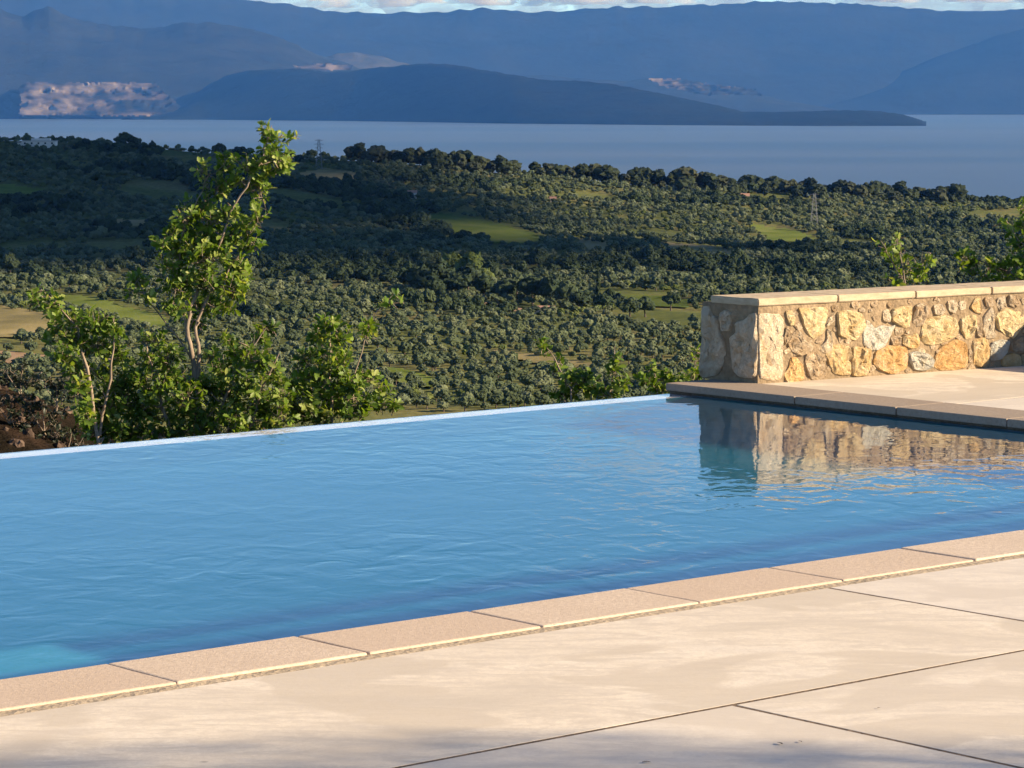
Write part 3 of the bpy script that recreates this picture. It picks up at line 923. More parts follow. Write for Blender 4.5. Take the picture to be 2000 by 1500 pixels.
for i, (cl, poly) in enumerate(END):
    pts = [on_plane(x, y, WA, WEN) for x, y in poly]
    wall_stone(wall, pts, WEN, W2, tuple(v * 1.05 for v in STONE_COL['p'][:3]) + (1,), 90 + i, 0.024, 0.02, 0.88)

# return wall just right of the frame: its shadow falls on the wall and the platform
RA = P(8.80, 2.2, -0.004)
ret = masonry('return_wall', RA, E2, 1.42, E1, 0.34, WHT, 'low rubble return wall beyond the right edge', MORTAR)
cap_piece(ret, RA, E2, E1, -0.012, 0.72, -0.012, 0.352, WHT + 0.001, CAPT, 31)
cap_piece(ret, RA, E2, E1, 0.726, 1.42, -0.012, 0.352, WHT + 0.001, CAPT, 32)
for i in range(5):
    for j in range(2):
        s, z = 0.15 + i * 0.27, 0.11 + j * 0.18
        c = RA + E2 * s + Vector((0, 0, z))
        pts = []
        for q in range(9):
            a = q / 9 * math.tau
            r = rng.uniform(0.75, 1.05)
            pts.append(c + E2 * (math.cos(a) * 0.115 * r) + Vector((0, 0, math.sin(a) * 0.075 * r)))
        wall_stone(ret, pts, -E1, E2, STONE_COL[rng.choice('gypt')], 200 + i * 2 + j, 0.018)

def box_mesh(name, x0, x1, y0, y1, z0, z1, mat):
    v = [(x, y, z) for z in (z0, z1) for y in (y0, y1) for x in (x0, x1)]
    f = [(0, 2, 3, 1), (4, 5, 7, 6), (0, 1, 5, 4), (2, 6, 7, 3), (0, 4, 6, 2), (1, 3, 7, 5)]
    return make_mesh(name, v, f, mat)
# ------------------------------------------------------------------ oak tree and bushes behind the pool
LEAF = [(0, 0), (0.10, 0.055), (0.22, 0.17), (0.30, 0.12), (0.45, 0.27), (0.55, 0.17), (0.70, 0.28), (0.80, 0.15), (0.92, 0.13), (1.0, 0.0)]
def add_leaf(V, Fc, T, base, direction, up, size, tint):
    d = direction.normalized()
    side = d.cross(up)
    if side.length < 1e-3: side = d.cross(Vector((1, 0, 0)))
    side.normalize()
    n = side.cross(d)
    b0 = len(V)
    curl = rng.uniform(-0.10, 0.25)
    mids = []
    for (t, w) in LEAF:
        c = base + d * (t * size) - n * (curl * t * t * size)
        mids.append(c)
    for c in mids: V.append(c)
    for (t, w), c in zip(LEAF[1:-1], mids[1:-1]): V.append(c + side * (w * size) + n * (w * size * 0.30))
    for (t, w), c in zip(LEAF[1:-1], mids[1:-1]): V.append(c - side * (w * size) + n * (w * size * 0.30))
    m = len(LEAF)
    L, Rr = b0 + m, b0 + m + m - 2
    f = []
    f.append((b0, b0 + 1, L)); f.append((b0, Rr, b0 + 1))
    for i in range(1, m - 2):
        f.append((b0 + i, b0 + i + 1, L + i, L + i - 1))
        f.append((b0 + i, Rr + i - 1, Rr + i, b0 + i + 1))
    f.append((b0 + m - 2, b0 + m - 1, L + m - 3)); f.append((b0 + m - 2, Rr + m - 3, b0 + m - 1))
    Fc += f
    T += [tint] * (len(V) - b0)

def add_tube(V, Fc, pts, radii, n=6):
    base = len(V)
    for i, p in enumerate(pts):
        d = (pts[min(i + 1, len(pts) - 1)] - pts[max(i - 1, 0)]).normalized()
        a = d.cross(Vector((0.3, 1, 0.2))).normalized()
        b = d.cross(a)
        for j in range(n):
            t = j / n * math.tau
            V.append(p + (a * math.cos(t) + b * math.sin(t)) * radii[i])
    for i in range(len(pts) - 1):
        for j in range(n):
            q = base + i * n
            Fc.append((q + j, q + (j + 1) % n, q + n + (j + 1) % n, q + n + j))

def wander(a, b, k, amt):
    pts = [a.copy()]
    for i in range(1, k):
        t = i / k
        p = a.lerp(b, t) + Vector((rng.uniform(-1, 1), rng.uniform(-1, 1), rng.uniform(-1, 1))) * amt * math.sin(t * math.pi)
        pts.append(p)
    pts.append(b.copy())
    return pts

KP = 27.0 / 15.6                # plant constants below were sized for 15.6 m
def leafy_plant(name, label, cat, Y, stems, blobs, foot, leaf=0.052, density=1.0, depth=0.8, group=None, tone=0.0, lm=None):
    """stems: polylines of (x, y, radius) in photo rows at distance Y; blobs: (x, y, rx, ry) leaf masses"""
    root = empty(name, foot)
    tag(root, label, cat, group)
    SV, SF, LV, LF, LT = [], [], [], [], []
    nodes = []
    for st in stems:
        pts, rad = [], []
        jit = rng.uniform(-.15, .15) * depth
        for i, (x, y, r) in enumerate(st):
            p = on_y(x, y, Y + jit * (i / max(1, len(st) - 1)))
            pts.append(p); rad.append(r * KP * 0.72)
        fine, fr = [], []
        for i in range(len(pts) - 1):
            for t in (0, .33, .66):
                fine.append(pts[i].lerp(pts[i + 1], t) + Vector((rng.uniform(-1, 1), rng.uniform(-1, 1), 0)) * 0.014)
                fr.append(rad[i] + (rad[i + 1] - rad[i]) * t)
        fine.append(pts[-1]); fr.append(rad[-1])
        add_tube(SV, SF, fine, fr, 7)
        nodes += list(zip(fine, fr))
    px = F / Y
    sunh = Vector((sun_vec.x, sun_vec.y, sun_vec.z))
    for (bx, by, rx, ry) in blobs:
        bc = on_y(bx, by, Y + rng.uniform(-.25, .25) * depth)
        ax, az = rx / px, ry / px
        ay = min(ax, az) * 0.9 * depth + 0.05
        # a branch to the blob
        near = min(nodes, key=lambda nd: (nd[0] - bc).length + max(0, nd[0].z - bc.z) * 1.2)
        if (near[0] - bc).length > 0.07:
            br = wander(near[0], bc, 5, 0.07)
            r0 = min(near[1] * 0.6, 0.016)
            rr = [r0 + (0.004 - r0) * i / 5 for i in range(6)]
            add_tube(SV, SF, br, rr, 5)
        cnt = max(2, int(density * 2.25 * (rx * ry) / 95.0))
        for _ in range(cnt):
            while True:
                q = Vector((rng.uniform(-1, 1), rng.uniform(-1, 1), rng.uniform(-1, 1)))
                if 0.12 < q.length < 1: break
            q = q * (q.length ** -0.35)
            if q.length > 1.02: q.normalize()
            tip = bc + Vector((q.x * ax, q.y * ay, q.z * az))
            out = (tip - bc)
            out = Vector((out.x / max(ax, .01), out.y / max(ay, .01), out.z / max(az, .01)))
            if out.length < 0.01: out = Vector((0, 0, 1))
            out = (out.normalized() + Vector((0, 0, 0.55)) + Vector((rng.uniform(-.4, .4), rng.uniform(-.4, .4), rng.uniform(-.2, .4)))).normalized()
            tl = rng.uniform(0.08, 0.17)
            start = tip - out * tl
            if rng.random() < 0.6:
                add_tube(SV, SF, [bc.lerp(start, 0.35), start, tip], [0.005, 0.0035, 0.002], 4)
            else:
                add_tube(SV, SF, [start, tip], [0.0035, 0.002], 4)
            tone_r = min(1, max(0, rng.gauss(0.42 + tone, 0.17)))
            nl = rng.randint(5, 8)
            a0 = rng.uniform(0, math.tau)
            pa = out.cross(Vector((0.2, 0.9, 0.3))).normalized()
            pb = out.cross(pa)
            for l in range(nl):
                a = a0 + l * 2.4
                t = rng.uniform(0.25, 1.0)
                dirv = (pa * math.cos(a) + pb * math.sin(a)) * rng.uniform(0.7, 1.1) + out * rng.uniform(0.15, 0.9)
                tint = min(1, max(0, tone_r + rng.gauss(0, 0.10) + (0.42 if rng.random() < 0.07 else 0)))
                add_leaf(LV, LF, LT, start.lerp(tip, t), dirv, out + Vector((rng.uniform(-.5, .5),) * 3), leaf * KP * rng.uniform(0.38, 1.12), tint)
    f = Vector(foot)
    me = make_mesh('trunk', [v - f for v in SV], SF, BARK, True)
    link('trunk', me, root)
    me = make_mesh('crown', [v - f for v in LV], LF, lm or OAK, True)
    at = me.attributes.new('tint', 'FLOAT', 'POINT')
    at.data.foreach_set('value', LT)
    link('crown', me, root)
    return root

GZ = -2.72
YO = 27.0
def foot(x, Y): return Vector(((x - 1000) / F * Y, Y, float(ground_z((x - 1000) / F * Y, Y)) - 0.03))

leafy_plant('oak_tree', 'young leaning oak tree with pale forked trunk above the bushes', 'tree', YO,
    [[(392, 1180, .03), (386, 900, .026), (384, 760, .022), (377, 690, .019), (366, 640, .016), (372, 600, .013), (395, 540, .011), (430, 470, .009), (455, 410, .008), (480, 365, .007), (505, 320, .006), (525, 275, .004), (530, 245, .003)],
     [(384, 740, .016), (388, 690, .013), (384, 640, .012), (400, 590, .010), (440, 540, .008), (470, 490, .006), (500, 440, .004)],
     [(366, 640, .012), (352, 590, .010), (345, 530, .008), (355, 470, .006), (370, 420, .005), (395, 370, .004), (410, 340, .003)],
     [(375, 700, .008), (330, 640, .006), (290, 590, .005), (270, 550, .003)]],
    [(526, 258, 26, 24), (530, 292, 28, 26), (520, 325, 36, 22), (560, 318, 20, 16), (545, 300, 32, 18), (485, 318, 40, 22), (440, 318, 30, 24), (398, 328, 18, 18), (470, 350, 45, 26), (425, 365, 38, 24), (508, 372, 26, 34), (395, 395, 38, 24), (360, 420, 30, 26), (445, 410, 34, 22), (502, 420, 24, 26), (375, 448, 48, 26), (430, 455, 50, 28), (485, 470, 36, 24),
     (350, 490, 40, 26), (405, 500, 60, 30), (460, 510, 36, 30), (320, 470, 22, 16), (360, 540, 46, 30), (420, 550, 56, 30), (460, 565, 34, 26), (390, 590, 48, 26), (440, 590, 34, 24), (350, 600, 28, 24), (385, 628, 30, 18), (268, 545, 26, 22), (290, 575, 22, 18), (255, 570, 14, 14), (575, 262, 10, 14), (560, 275, 14, 10), (335, 455, 22, 22), (325, 510, 24, 18), (345, 560, 30, 22), (470, 540, 28, 26), (480, 440, 26, 22), (410, 425, 40, 24), (385, 475, 44, 26), (330, 590, 20, 16)],
    foot(392, YO), 0.048, 0.85, 0.8)
leafy_plant('oak_bush', 'leftmost leafy oak bush behind the pool edge', 'bush', YO - 0.3,
    [[(200, 1150, .02), (190, 860, .016), (170, 720, .012), (150, 640, .007), (110, 590, .004), (80, 565, .003)], [(195, 850, .012), (215, 740, .009), (225, 650, .005), (220, 620, .003)]],
    [(72, 572, 22, 18), (95, 590, 26, 22), (62, 585, 12, 12), (105, 608, 20, 18), (150, 620, 30, 22), (190, 625, 38, 26), (225, 640, 22, 26), (145, 655, 36, 26), (190, 670, 50, 28), (125, 690, 30, 24), (235, 690, 28, 26), (170, 715, 50, 28), (220, 740, 42, 30), (150, 750, 26, 22), (205, 790, 40, 34), (240, 830, 46, 32), (180, 775, 26, 26), (190, 835, 40, 26), (225, 855, 40, 16), (165, 800, 24, 30), (250, 770, 30, 30), (110, 640, 20, 18), (95, 660, 14, 14)],
    foot(200, YO - 0.3), 0.050, 0.95, 0.9)
leafy_plant('oak_bush', 'broad leafy bush around the foot of the young oak', 'bush', YO - 0.1,
    [[(340, 1150, .02), (335, 860, .016), (310, 760, .01), (290, 690, .006), (285, 660, .003)], [(400, 1150, .02), (410, 850, .015), (450, 750, .01), (490, 680, .006), (520, 640, .003)], [(460, 1150, .016), (480, 860, .012), (510, 760, .008), (545, 690, .005)]],
    [(300, 660, 26, 22), (325, 690, 34, 24), (285, 700, 26, 24), (340, 725, 40, 26), (300, 750, 46, 30), (360, 770, 46, 30), (270, 790, 44, 30), (330, 805, 52, 30), (400, 800, 46, 34), (300, 840, 50, 24), (380, 835, 50, 24), (430, 720, 40, 30), (470, 690, 36, 28), (510, 655, 26, 22), (530, 640, 18, 16), (450, 660, 24, 18), (500, 700, 38, 28), (440, 760, 46, 30), (490, 750, 46, 30), (530, 720, 26, 30), (460, 800, 50, 30), (520, 790, 40, 30), (450, 830, 46, 20), (510, 825, 40, 18), (415, 690, 20, 18), (255, 840, 40, 30), (545, 770, 36, 40), (550, 815, 40, 22), (400, 745, 36, 24), (350, 850, 40, 16), (420, 845, 40, 14), (370, 745, 30, 22), (480, 840, 40, 14), (260, 735, 26, 26)],
    foot(400, YO - 0.1), 0.048, 0.95, 0.9, None, -0.04)
leafy_plant('oak_bush', 'leafy bush right of the young oak with two loose upright shoots', 'bush', YO + 0.35,
    [[(650, 1150, .018), (650, 850, .014), (645, 740, .01), (645, 660, .006), (645, 620, .003)], [(660, 850, .008), (690, 740, .006), (715, 660, .004), (735, 610, .003), (768, 575, .002)], [(640, 860, .01), (600, 790, .007), (580, 720, .004)]],
    [(645, 628, 30, 20), (625, 650, 30, 24), (662, 655, 26, 24), (640, 690, 40, 26), (600, 700, 26, 22), (665, 700, 30, 24), (585, 740, 36, 28), (640, 740, 46, 28), (690, 745, 30, 24), (720, 735, 26, 20), (600, 790, 46, 28), (660, 785, 46, 26), (715, 775, 36, 22), (745, 760, 24, 16), (760, 790, 28, 12), (570, 800, 30, 24), (720, 632, 22, 20), (715, 655, 16, 10), (742, 592, 9, 8), (762, 588, 12, 8), (776, 576, 7, 11), (610, 815, 50, 16), (680, 805, 50, 14), (570, 770, 26, 30), (625, 765, 40, 26), (700, 790, 40, 16), (615, 725, 30, 24), (665, 725, 24, 20), (740, 785, 30, 14)],
    foot(650, YO + 0.35), 0.050, 0.85, 0.9)
leafy_plant('oak_shoots', 'sparse low leafy shoots left of the platform corner', 'bush', YO + 0.4,
    [[(1130, 1100, .012), (1125, 850, .009), (1115, 760, .006), (1085, 700, .004), (1055, 668, .002)], [(1190, 860, .008), (1195, 760, .005), (1200, 705, .003)], [(1150, 860, .008), (1155, 770, .005)]],
    [(1055, 668, 18, 10), (1070, 685, 12, 10), (1090, 705, 16, 12), (1085, 720, 14, 10), (1110, 735, 22, 16), (1140, 740, 28, 18), (1120, 760, 34, 18), (1160, 755, 22, 20), (1095, 765, 18, 14), (1200, 700, 18, 12), (1198, 722, 16, 14), (1215, 745, 26, 16), (1185, 765, 28, 12)],
    foot(1140, YO + 0.4), 0.050, 1.15, 0.7)
leafy_plant('oak_shoots', 'leafy shoots touching the left end of the stone wall', 'bush', YO + 0.6,
    [[(1310, 1080, .012), (1305, 850, .008), (1290, 760, .005), (1275, 715, .003)], [(1330, 850, .008), (1350, 740, .005), (1362, 690, .003)]],
    [(1275, 715, 12, 12), (1262, 740, 22, 14), (1300, 735, 24, 14), (1290, 755, 30, 12), (1335, 735, 20, 14), (1360, 725, 16, 18), (1362, 688, 10, 14), (1345, 752, 24, 10)],
    foot(1310, YO + 0.6), 0.050, 1.15, 0.7)
leafy_plant('oak_bush', 'small pale leafy shrub behind the middle of the stone wall', 'bush', 28.2,
    [[(1775, 1050, .014), (1772, 700, .01), (1770, 560, .007), (1760, 510, .005), (1752, 465, .002)], [(1770, 560, .006), (1740, 510, .004), (1720, 470, .002)], [(1772, 580, .006), (1795, 530, .004), (1812, 500, .002)]],
    [(1722, 470, 14, 10), (1735, 488, 14, 12), (1752, 465, 14, 12), (1760, 485, 16, 12), (1745, 505, 18, 12), (1770, 505, 20, 14), (1765, 528, 26, 12), (1812, 500, 12, 14), (1798, 520, 18, 12), (1790, 540, 30, 12), (1750, 545, 26, 12)],
    foot(1775, 28.2), 0.050, 0.8, 0.7, None, 0.12)
leafy_plant('oak_tree', 'leafy oak branching in from the right edge behind the wall', 'tree', 28.6,
    [[(2060, 1050, .03), (2055, 700, .025), (2045, 560, .02), (2030, 480, .014), (2010, 430, .009), (1998, 400, .004)], [(2050, 600, .012), (1990, 540, .008), (1930, 515, .005), (1885, 495, .003)], [(2035, 500, .008), (1990, 470, .005), (1965, 430, .003)], [(2045, 560, .014), (2090, 480, .01), (2120, 400, .006)]],
    [(1884, 496, 16, 14), (1878, 515, 12, 10), (1905, 508, 18, 14), (1898, 530, 18, 10), (1930, 518, 22, 16), (1925, 540, 26, 10), (1960, 520, 22, 16), (1955, 540, 24, 10), (1985, 510, 26, 20), (1990, 540, 26, 12), (1962, 432, 10, 14), (1975, 445, 14, 10), (1998, 405, 12, 14), (1998, 435, 20, 16), (1990, 470, 22, 18), (2010, 490, 26, 22), (2040, 430, 40, 30), (2060, 480, 46, 34), (2090, 400, 46, 34), (2130, 450, 46, 40), (2040, 540, 40, 20), (2110, 520, 40, 30)],
    foot(2060, 28.6), 0.052, 0.85, 0.8)

DARKLEAF = m_leaf('dark_shrub_leaf', (0.012, 0.020, 0.010), (0.028, 0.040, 0.018), (0.06, 0.07, 0.035), 0.2)
for bx, by, n_, lab in [(40, 728, 0, 'dark shrub along the top of the bank at the left edge'), (110, 745, 1, 'dark shrub on the bank beside the leftmost bush'), (-60, 740, 2, 'dark shrub on the bank just beyond the left edge'), (10, 850, 3, 'low dark shrub at the foot of the left bank'), (135, 850, 4, 'low dark shrub between the bank and the leftmost bush'), (20, 785, 5, 'dark shrub on the upper left bank above the rocks'), (85, 800, 6, 'dark shrub on the middle of the left bank'), (60, 860, 7, 'low dark shrub at the waterline of the left bank')]:
    leafy_plant('scrub_bush', lab, 'shrub', 45.0,
        [[(bx, by + 60, .01), (bx, by + 20, .008), (bx + 5, by - 5, .004)], [(bx + 4, by + 50, .008), (bx - 25, by + 5, .004)], [(bx - 3, by + 50, .008), (bx + 30, by, .004)]],
        [(bx + rng.uniform(-45, 45), by + rng.uniform(-16, 26), rng.uniform(18, 30), rng.uniform(12, 20)) for _ in range(9)],
        Vector(((bx - 1000) / F * 45, 45, CAMH - (by + 60 - HORIZON) / F * 45)), 0.05, 0.9, 1.2, None, -0.1, DARKLEAF)

# a few dry leaf scraps on the near paving
DRYLEAF = m_plain('dry_leaf', (0.06, 0.045, 0.03), 0.8, 0.1, 40.0, 0.4)
for lx, ly, ls, lab in [(1253, 1489, 0.020, 'dark dry leaf scrap near the bottom of the shaded slab'), (1518, 1450, 0.018, 'dark dry leaf scrap on the slab below the diagonal joint'), (1566, 1449, 0.012, 'smaller dry scrap right of the one below the joint'), (1714, 1383, 0.010, 'tiny dry scrap on the right hand slab'), (1080, 1220, 0.010, 'tiny dark scrap on the coping edge at centre')]:
    p = on_z(lx, ly, DECK_Z + 0.003 if ly > 1300 else 0.003)
    V, Fc, T = [], [], []
    a_ = rng.uniform(0, 6.28)
    add_leaf(V, Fc, T, Vector(), Vector((math.cos(a_), math.sin(a_), 0.15)), Vector((0.1, 0.2, 1)), ls * 1.1, 0.5)
    o = link('dry_leaf', make_mesh('dry_leaf', V, Fc, DRYLEAF), None, p)
    tag(o, lab, 'leaf', 'dry leaf scraps on the paving')

# rocks on the shoulder of the hill
def rock_mesh(seed):
    bm = bmesh.new()
    bmesh.ops.create_icosphere(bm, subdivisions=2, radius=1.0)
    for v in bm.verts:
        n = v.co.normalized()
        k = 1 + 0.55 * mn.fractal(n * 1.6 + Vector((seed * 3.1, 0, 0)), 0.9, 2, 3)
        v.co = Vector((n.x * k, n.y * k * 0.85, n.z * k * 0.72))
    me = bpy.data.meshes.new('rock')
    bm.to_mesh(me); bm.free()
    me.materials.append(ROCK)
    return me
rocks = [rock_mesh(s) for s in range(5)]
def near_drop(x, y):
    best = None
    for d in np.linspace(36, 58, 90):
        p = on_y(x, y, d)
        if p.z <= float(ground_z(p.x, d)): return Vector((p.x, d, float(ground_z(p.x, d))))
        best = p
    return Vector((best.x, 48.0, float(ground_z(best.x, 48.0))))
for i in range(46):
    if i < 34: x, y = rng.uniform(-60, 190), rng.uniform(745, 885)
    else: x, y = rng.uniform(755, 855), rng.uniform(748, 800)
    p = near_drop(x, y)
    o = link('hillside_rock', rocks[i % 5], None, p)
    s = rng.uniform(0.04, 0.12)
    o.scale = (s, s, s)
    o.rotation_euler = (rng.uniform(-.4, .4), rng.uniform(-.4, .4), rng.uniform(0, 6.28))
    if i < 34: tag(o, 'loose ochre rock on the shaded bank at lower left', 'rock', 'rocks on the left bank')
    else: tag(o, 'loose ochre rock on the small mound right of the bushes', 'rock', 'rocks on the small mound')

# ------------------------------------------------------------------ trees of the valley
def lumpy(bm, c, r, sub, seed, flat=1.0):
    ret_ = bmesh.ops.create_icosphere(bm, subdivisions=sub, radius=1.0)
    for v in ret_['verts']:
        n = v.co.normalized()
        k = 1 + 0.85 * mn.fractal(n * 2.6 + Vector((seed * 1.7, 2.2, 0)), 0.7, 2, 4)
        v.co = Vector(c) + Vector((n.x * r * k, n.y * r * k, n.z * r * k * flat))

def crown_mesh(name, mat, lumps, cards, seed, size):
    r_ = random.Random(seed)
    bm = bmesh.new()
    for i, (c, r, fl) in enumerate(lumps): lumpy(bm, c, r, 2, seed * 10 + i, fl)
    for _ in range(cards):
        c, r, fl = r_.choice(lumps)
        n = Vector((r_.gauss(0, 1), r_.gauss(0, 1), r_.gauss(0, 1) * 0.9 + 0.15)).normalized()
        p = Vector(c) + Vector((n.x * r, n.y * r, n.z * r * fl)) * r_.uniform(0.95, 1.28)
        t = n.cross(Vector((r_.uniform(-1, 1), r_.uniform(-1, 1), r_.uniform(-1, 1)))).normalized()
        b = n.cross(t)
        n2 = (n + t * r_.uniform(-.8, .8)).normalized()
        b = n2.cross(t).normalized()
        s = size * r_.uniform(0.5, 1.2)
        vs_ = [bm.verts.new(p + t * s * a + b * s * bb) for a, bb in ((-.6, 0), (0, -.4), (.7, 0), (0, .45))]
        bm.faces.new(vs_)
    me = bpy.data.meshes.new(name)
    bm.to_mesh(me); bm.free()
    me.materials.append(mat)
    return me

def trunk_mesh(h, r, forks, seed):
    r_ = random.Random(seed)
    V, Fc = [], []
    top = Vector((r_.uniform(-.1, .1) * h, r_.uniform(-.1, .1) * h, h))
    add_tube(V, Fc, [Vector((0, 0, -0.4)), Vector((0, 0, h * .3)), top], [r * 1.4, r, r * .7], 6)
    for i in range(forks):
        a = i / forks * math.tau + r_.uniform(-.4, .4)
        add_tube(V, Fc, [top * 0.9, top + Vector((math.cos(a) * h * .55, math.sin(a) * h * .55, h * .65))], [r * .6, r * .25], 5)
    return make_mesh('trunk', V, Fc, TRUNK, True)

def olive_lumps(seed, w=2.1, z=2.5):
    r_ = random.Random(seed)
    L = [((0, 0, z), w * 0.62, 0.85)]
    for i in range(6):
        a = i / 6 * math.tau + r_.uniform(-.3, .3)
        d = w * r_.uniform(0.5, 0.72)
        L.append(((math.cos(a) * d, math.sin(a) * d, z + w * r_.uniform(-.34, .26)), w * r_.uniform(0.28, 0.52), r_.uniform(.7, 1.1)))
    L.append(((r_.uniform(-.4, .4), r_.uniform(-.4, .4), z + w * 0.45), w * 0.42, 0.8))
    return L
OLIVES = [(crown_mesh('olive_crown', OLIVE, olive_lumps(s), 420, s, 0.42), trunk_mesh(1.6, 0.22, 4, s)) for s in range(6)]
SCRUBS = [(crown_mesh('scrub_crown', SCRUB, olive_lumps(20 + s, 2.3, 2.2 + .3 * s), 240, 20 + s, 0.55), trunk_mesh(1.5, 0.2, 4, 20 + s)) for s in range(3)]
def pine_lumps(seed, h, w):
    r_ = random.Random(seed)
    L = []
    n = 9
    for i in range(n):
        t = i / (n - 1)
        zz = h * (0.38 + 0.56 * t)
        wr = w * (0.55 + 0.55 * math.sin(math.pi * (0.25 + 0.65 * t)))
        a = i * 2.4
        L.append(((math.cos(a) * wr * .38, math.sin(a) * wr * .38, zz), wr * r_.uniform(.50, .68), 0.8))
    return L
PINES = [(crown_mesh('pine_crown', PINE, pine_lumps(40 + s, 11.4, 4.6 + 0.7 * s), 380, 40 + s, 0.9), trunk_mesh(5.0, 0.3, 3, 40 + s)) for s in range(4)]
BIG = [(crown_mesh('broad_crown', SCRUB, olive_lumps(60 + s, 5.2, 7.0), 420, 60 + s, 1.1), trunk_mesh(4.5, 0.4, 4, 60 + s)) for s in range(3)]
BIGL = [(crown_mesh('pale_broad_crown', BRIGHT, olive_lumps(70 + s, 5.0, 6.0), 420, 70 + s, 1.1), trunk_mesh(3.8, 0.4, 4, 70 + s)) for s in range(2)]
SAPL = [(crown_mesh('sapling_crown', BRIGHT, olive_lumps(80 + s, 1.6, 1.8), 160, 80 + s, 0.4), trunk_mesh(1.1, 0.14, 3, 80 + s)) for s in range(2)]

def tree(name, proto, p, s, label, group, cat='tree', sz=1.0):
    o = empty(name, p, rng.uniform(0, 6.28))
    o.scale = (s * rng.uniform(.85, 1.2), s * rng.uniform(.85, 1.2), s * sz * rng.uniform(.85, 1.15))
    tag(o, label, cat, group)
    link('trunk', proto[1], o)
    link('crown', proto[0], o)
    return o

def px_of(X, Y, Z):
    # row and column of a world point
    c, s = math.cos(PITCH), math.sin(PITCH)
    dz = Z - CAMH
    depth = Y * c - dz * s
    up = Y * s + dz * c
    return 1000 + F * X / depth, 750 - F * up / depth

CLUMP = [(780, 500), (1140, 500), (1150, 600), (780, 600)]
def blocked(x, y):
    for poly in FIELD_POLYS:
        if inside(poly, x, y): return True
    return False

olive_spots, scrub_spots, sap_spots = [], [], []
# planted rows of the near groves
ang = R(24)
ca, sa = math.cos(ang), math.sin(ang)
for i in range(-90, 91):
    for j in range(-70, 100):
        u, v = i * 5.0 + rng.uniform(-0.9, 0.9), j * 7.2 + rng.uniform(-1.3, 1.3)
        X, Y = u * ca - v * sa, 760 + u * sa + v * ca
        if not (596 < Y < 1010) or abs(X) > 0.235 * Y: continue
        gap = mn.fractal(Vector((X * 0.012, Y * 0.010, 3.3)), 0.9, 2.0, 3)
        if gap < -0.42 or rng.random() < 0.05: continue
        x, y = px_of(X, Y, float(ground_z(X, Y)))
        if blocked(x, y): continue
        q = mn.noise(Vector((X * 0.02, Y * 0.02, 9.0)))
        s = rng.uniform(0.44, 0.86)
        if Y > 880 and q > 0.28: scrub_spots.append((X, Y, s * 1.2))
        elif q < -0.42 and rng.random() < 0.5: sap_spots.append((X, Y, s))
        else: olive_spots.append((X, Y, s))
# looser groves and scrub further up the slope
N_FAR = 26000
Ys = np.sqrt(nrg.uniform(1000 ** 2, 2055 ** 2, N_FAR))
Xs = nrg.uniform(-0.235, 0.235, N_FAR) * Ys
cell = {}
for X, Y in zip(Xs, Ys):
    X, Y = float(X), float(Y)
    key = (int(X / 3.7), int(Y / 3.9))
    if key in cell: continue
    cell[key] = 1
    z = float(ground_z(X, Y))
    x, y = px_of(X, Y, z)
    if blocked(x, y) or blocked(x, y - 6): continue
    q = mn.fractal(Vector((X * 0.007, Y * 0.0055, 1.0)), 0.9, 2.0, 4)
    g = mn.fractal(Vector((X * 0.011 + 40, Y * 0.008, 5.0)), 0.9, 2.0, 3)
    if g < -0.42: continue
    if 1960 < Y and 300 < x < 1000 and rng.random() < 0.4: continue
    s = rng.uniform(0.52, 0.95)
    if q > 0.20: scrub_spots.append((X, Y, s * rng.choice((1.0, 1.1, 1.6))))
    elif q < -0.55 and rng.random() < 0.4: sap_spots.append((X, Y, s))
    else: olive_spots.append((X, Y, s * rng.choice((0.8, 1.0, 1.2))))

def seen(X, Y):
    x, y = px_of(X, Y, float(ground_z(X, Y)))
    # hidden by the pool edge, the bushes or the stone wall
    if not (0 < x < 2000): return False
    edge = 882 - 0.0885 * x if x < 1280 else (745 if x < 1370 else 560 - (x - 1480) * 0.06)
    return y < edge + 8 and not (180 < x < 560 and y > 660)

def individuals(spots, n, protos, name, label, group):
    spots = sorted(spots, key=lambda s: -s[2] / s[1])
    pick, rest = [], []
    for s in spots:
        if len(pick) < n and seen(s[0], s[1]): pick.append(s)
        else: rest.append(s)
    for i, (X, Y, s) in enumerate(pick):
        xx, yy = px_of(X, Y, float(ground_z(X, Y)))
        where = 'left of the young oak' if xx < 330 else 'between the young oak and the loose shoots' if xx < 790 else 'right of the bushes above the pool edge' if xx < 1060 else 'behind the sparse shoots' if xx < 1370 else 'above the stone wall'
        tree(name, protos[i % len(protos)], (X, Y, float(ground_z(X, Y))), s, label + ' ' + where, group)
    return rest

o_rest = individuals(olive_spots, 300, OLIVES, 'olive_tree', 'silvery olive tree in the nearest rows', 'olive trees of the nearest rows')
s_rest = individuals(scrub_spots, 120, SCRUBS, 'scrub_oak', 'dark scrubby evergreen in the valley', 'dark scrub trees nearest the viewer')
sap_rest = individuals(sap_spots, 60, SAPL, 'fruit_tree', 'small fresh green tree among the olives', 'fresh green fruit trees')

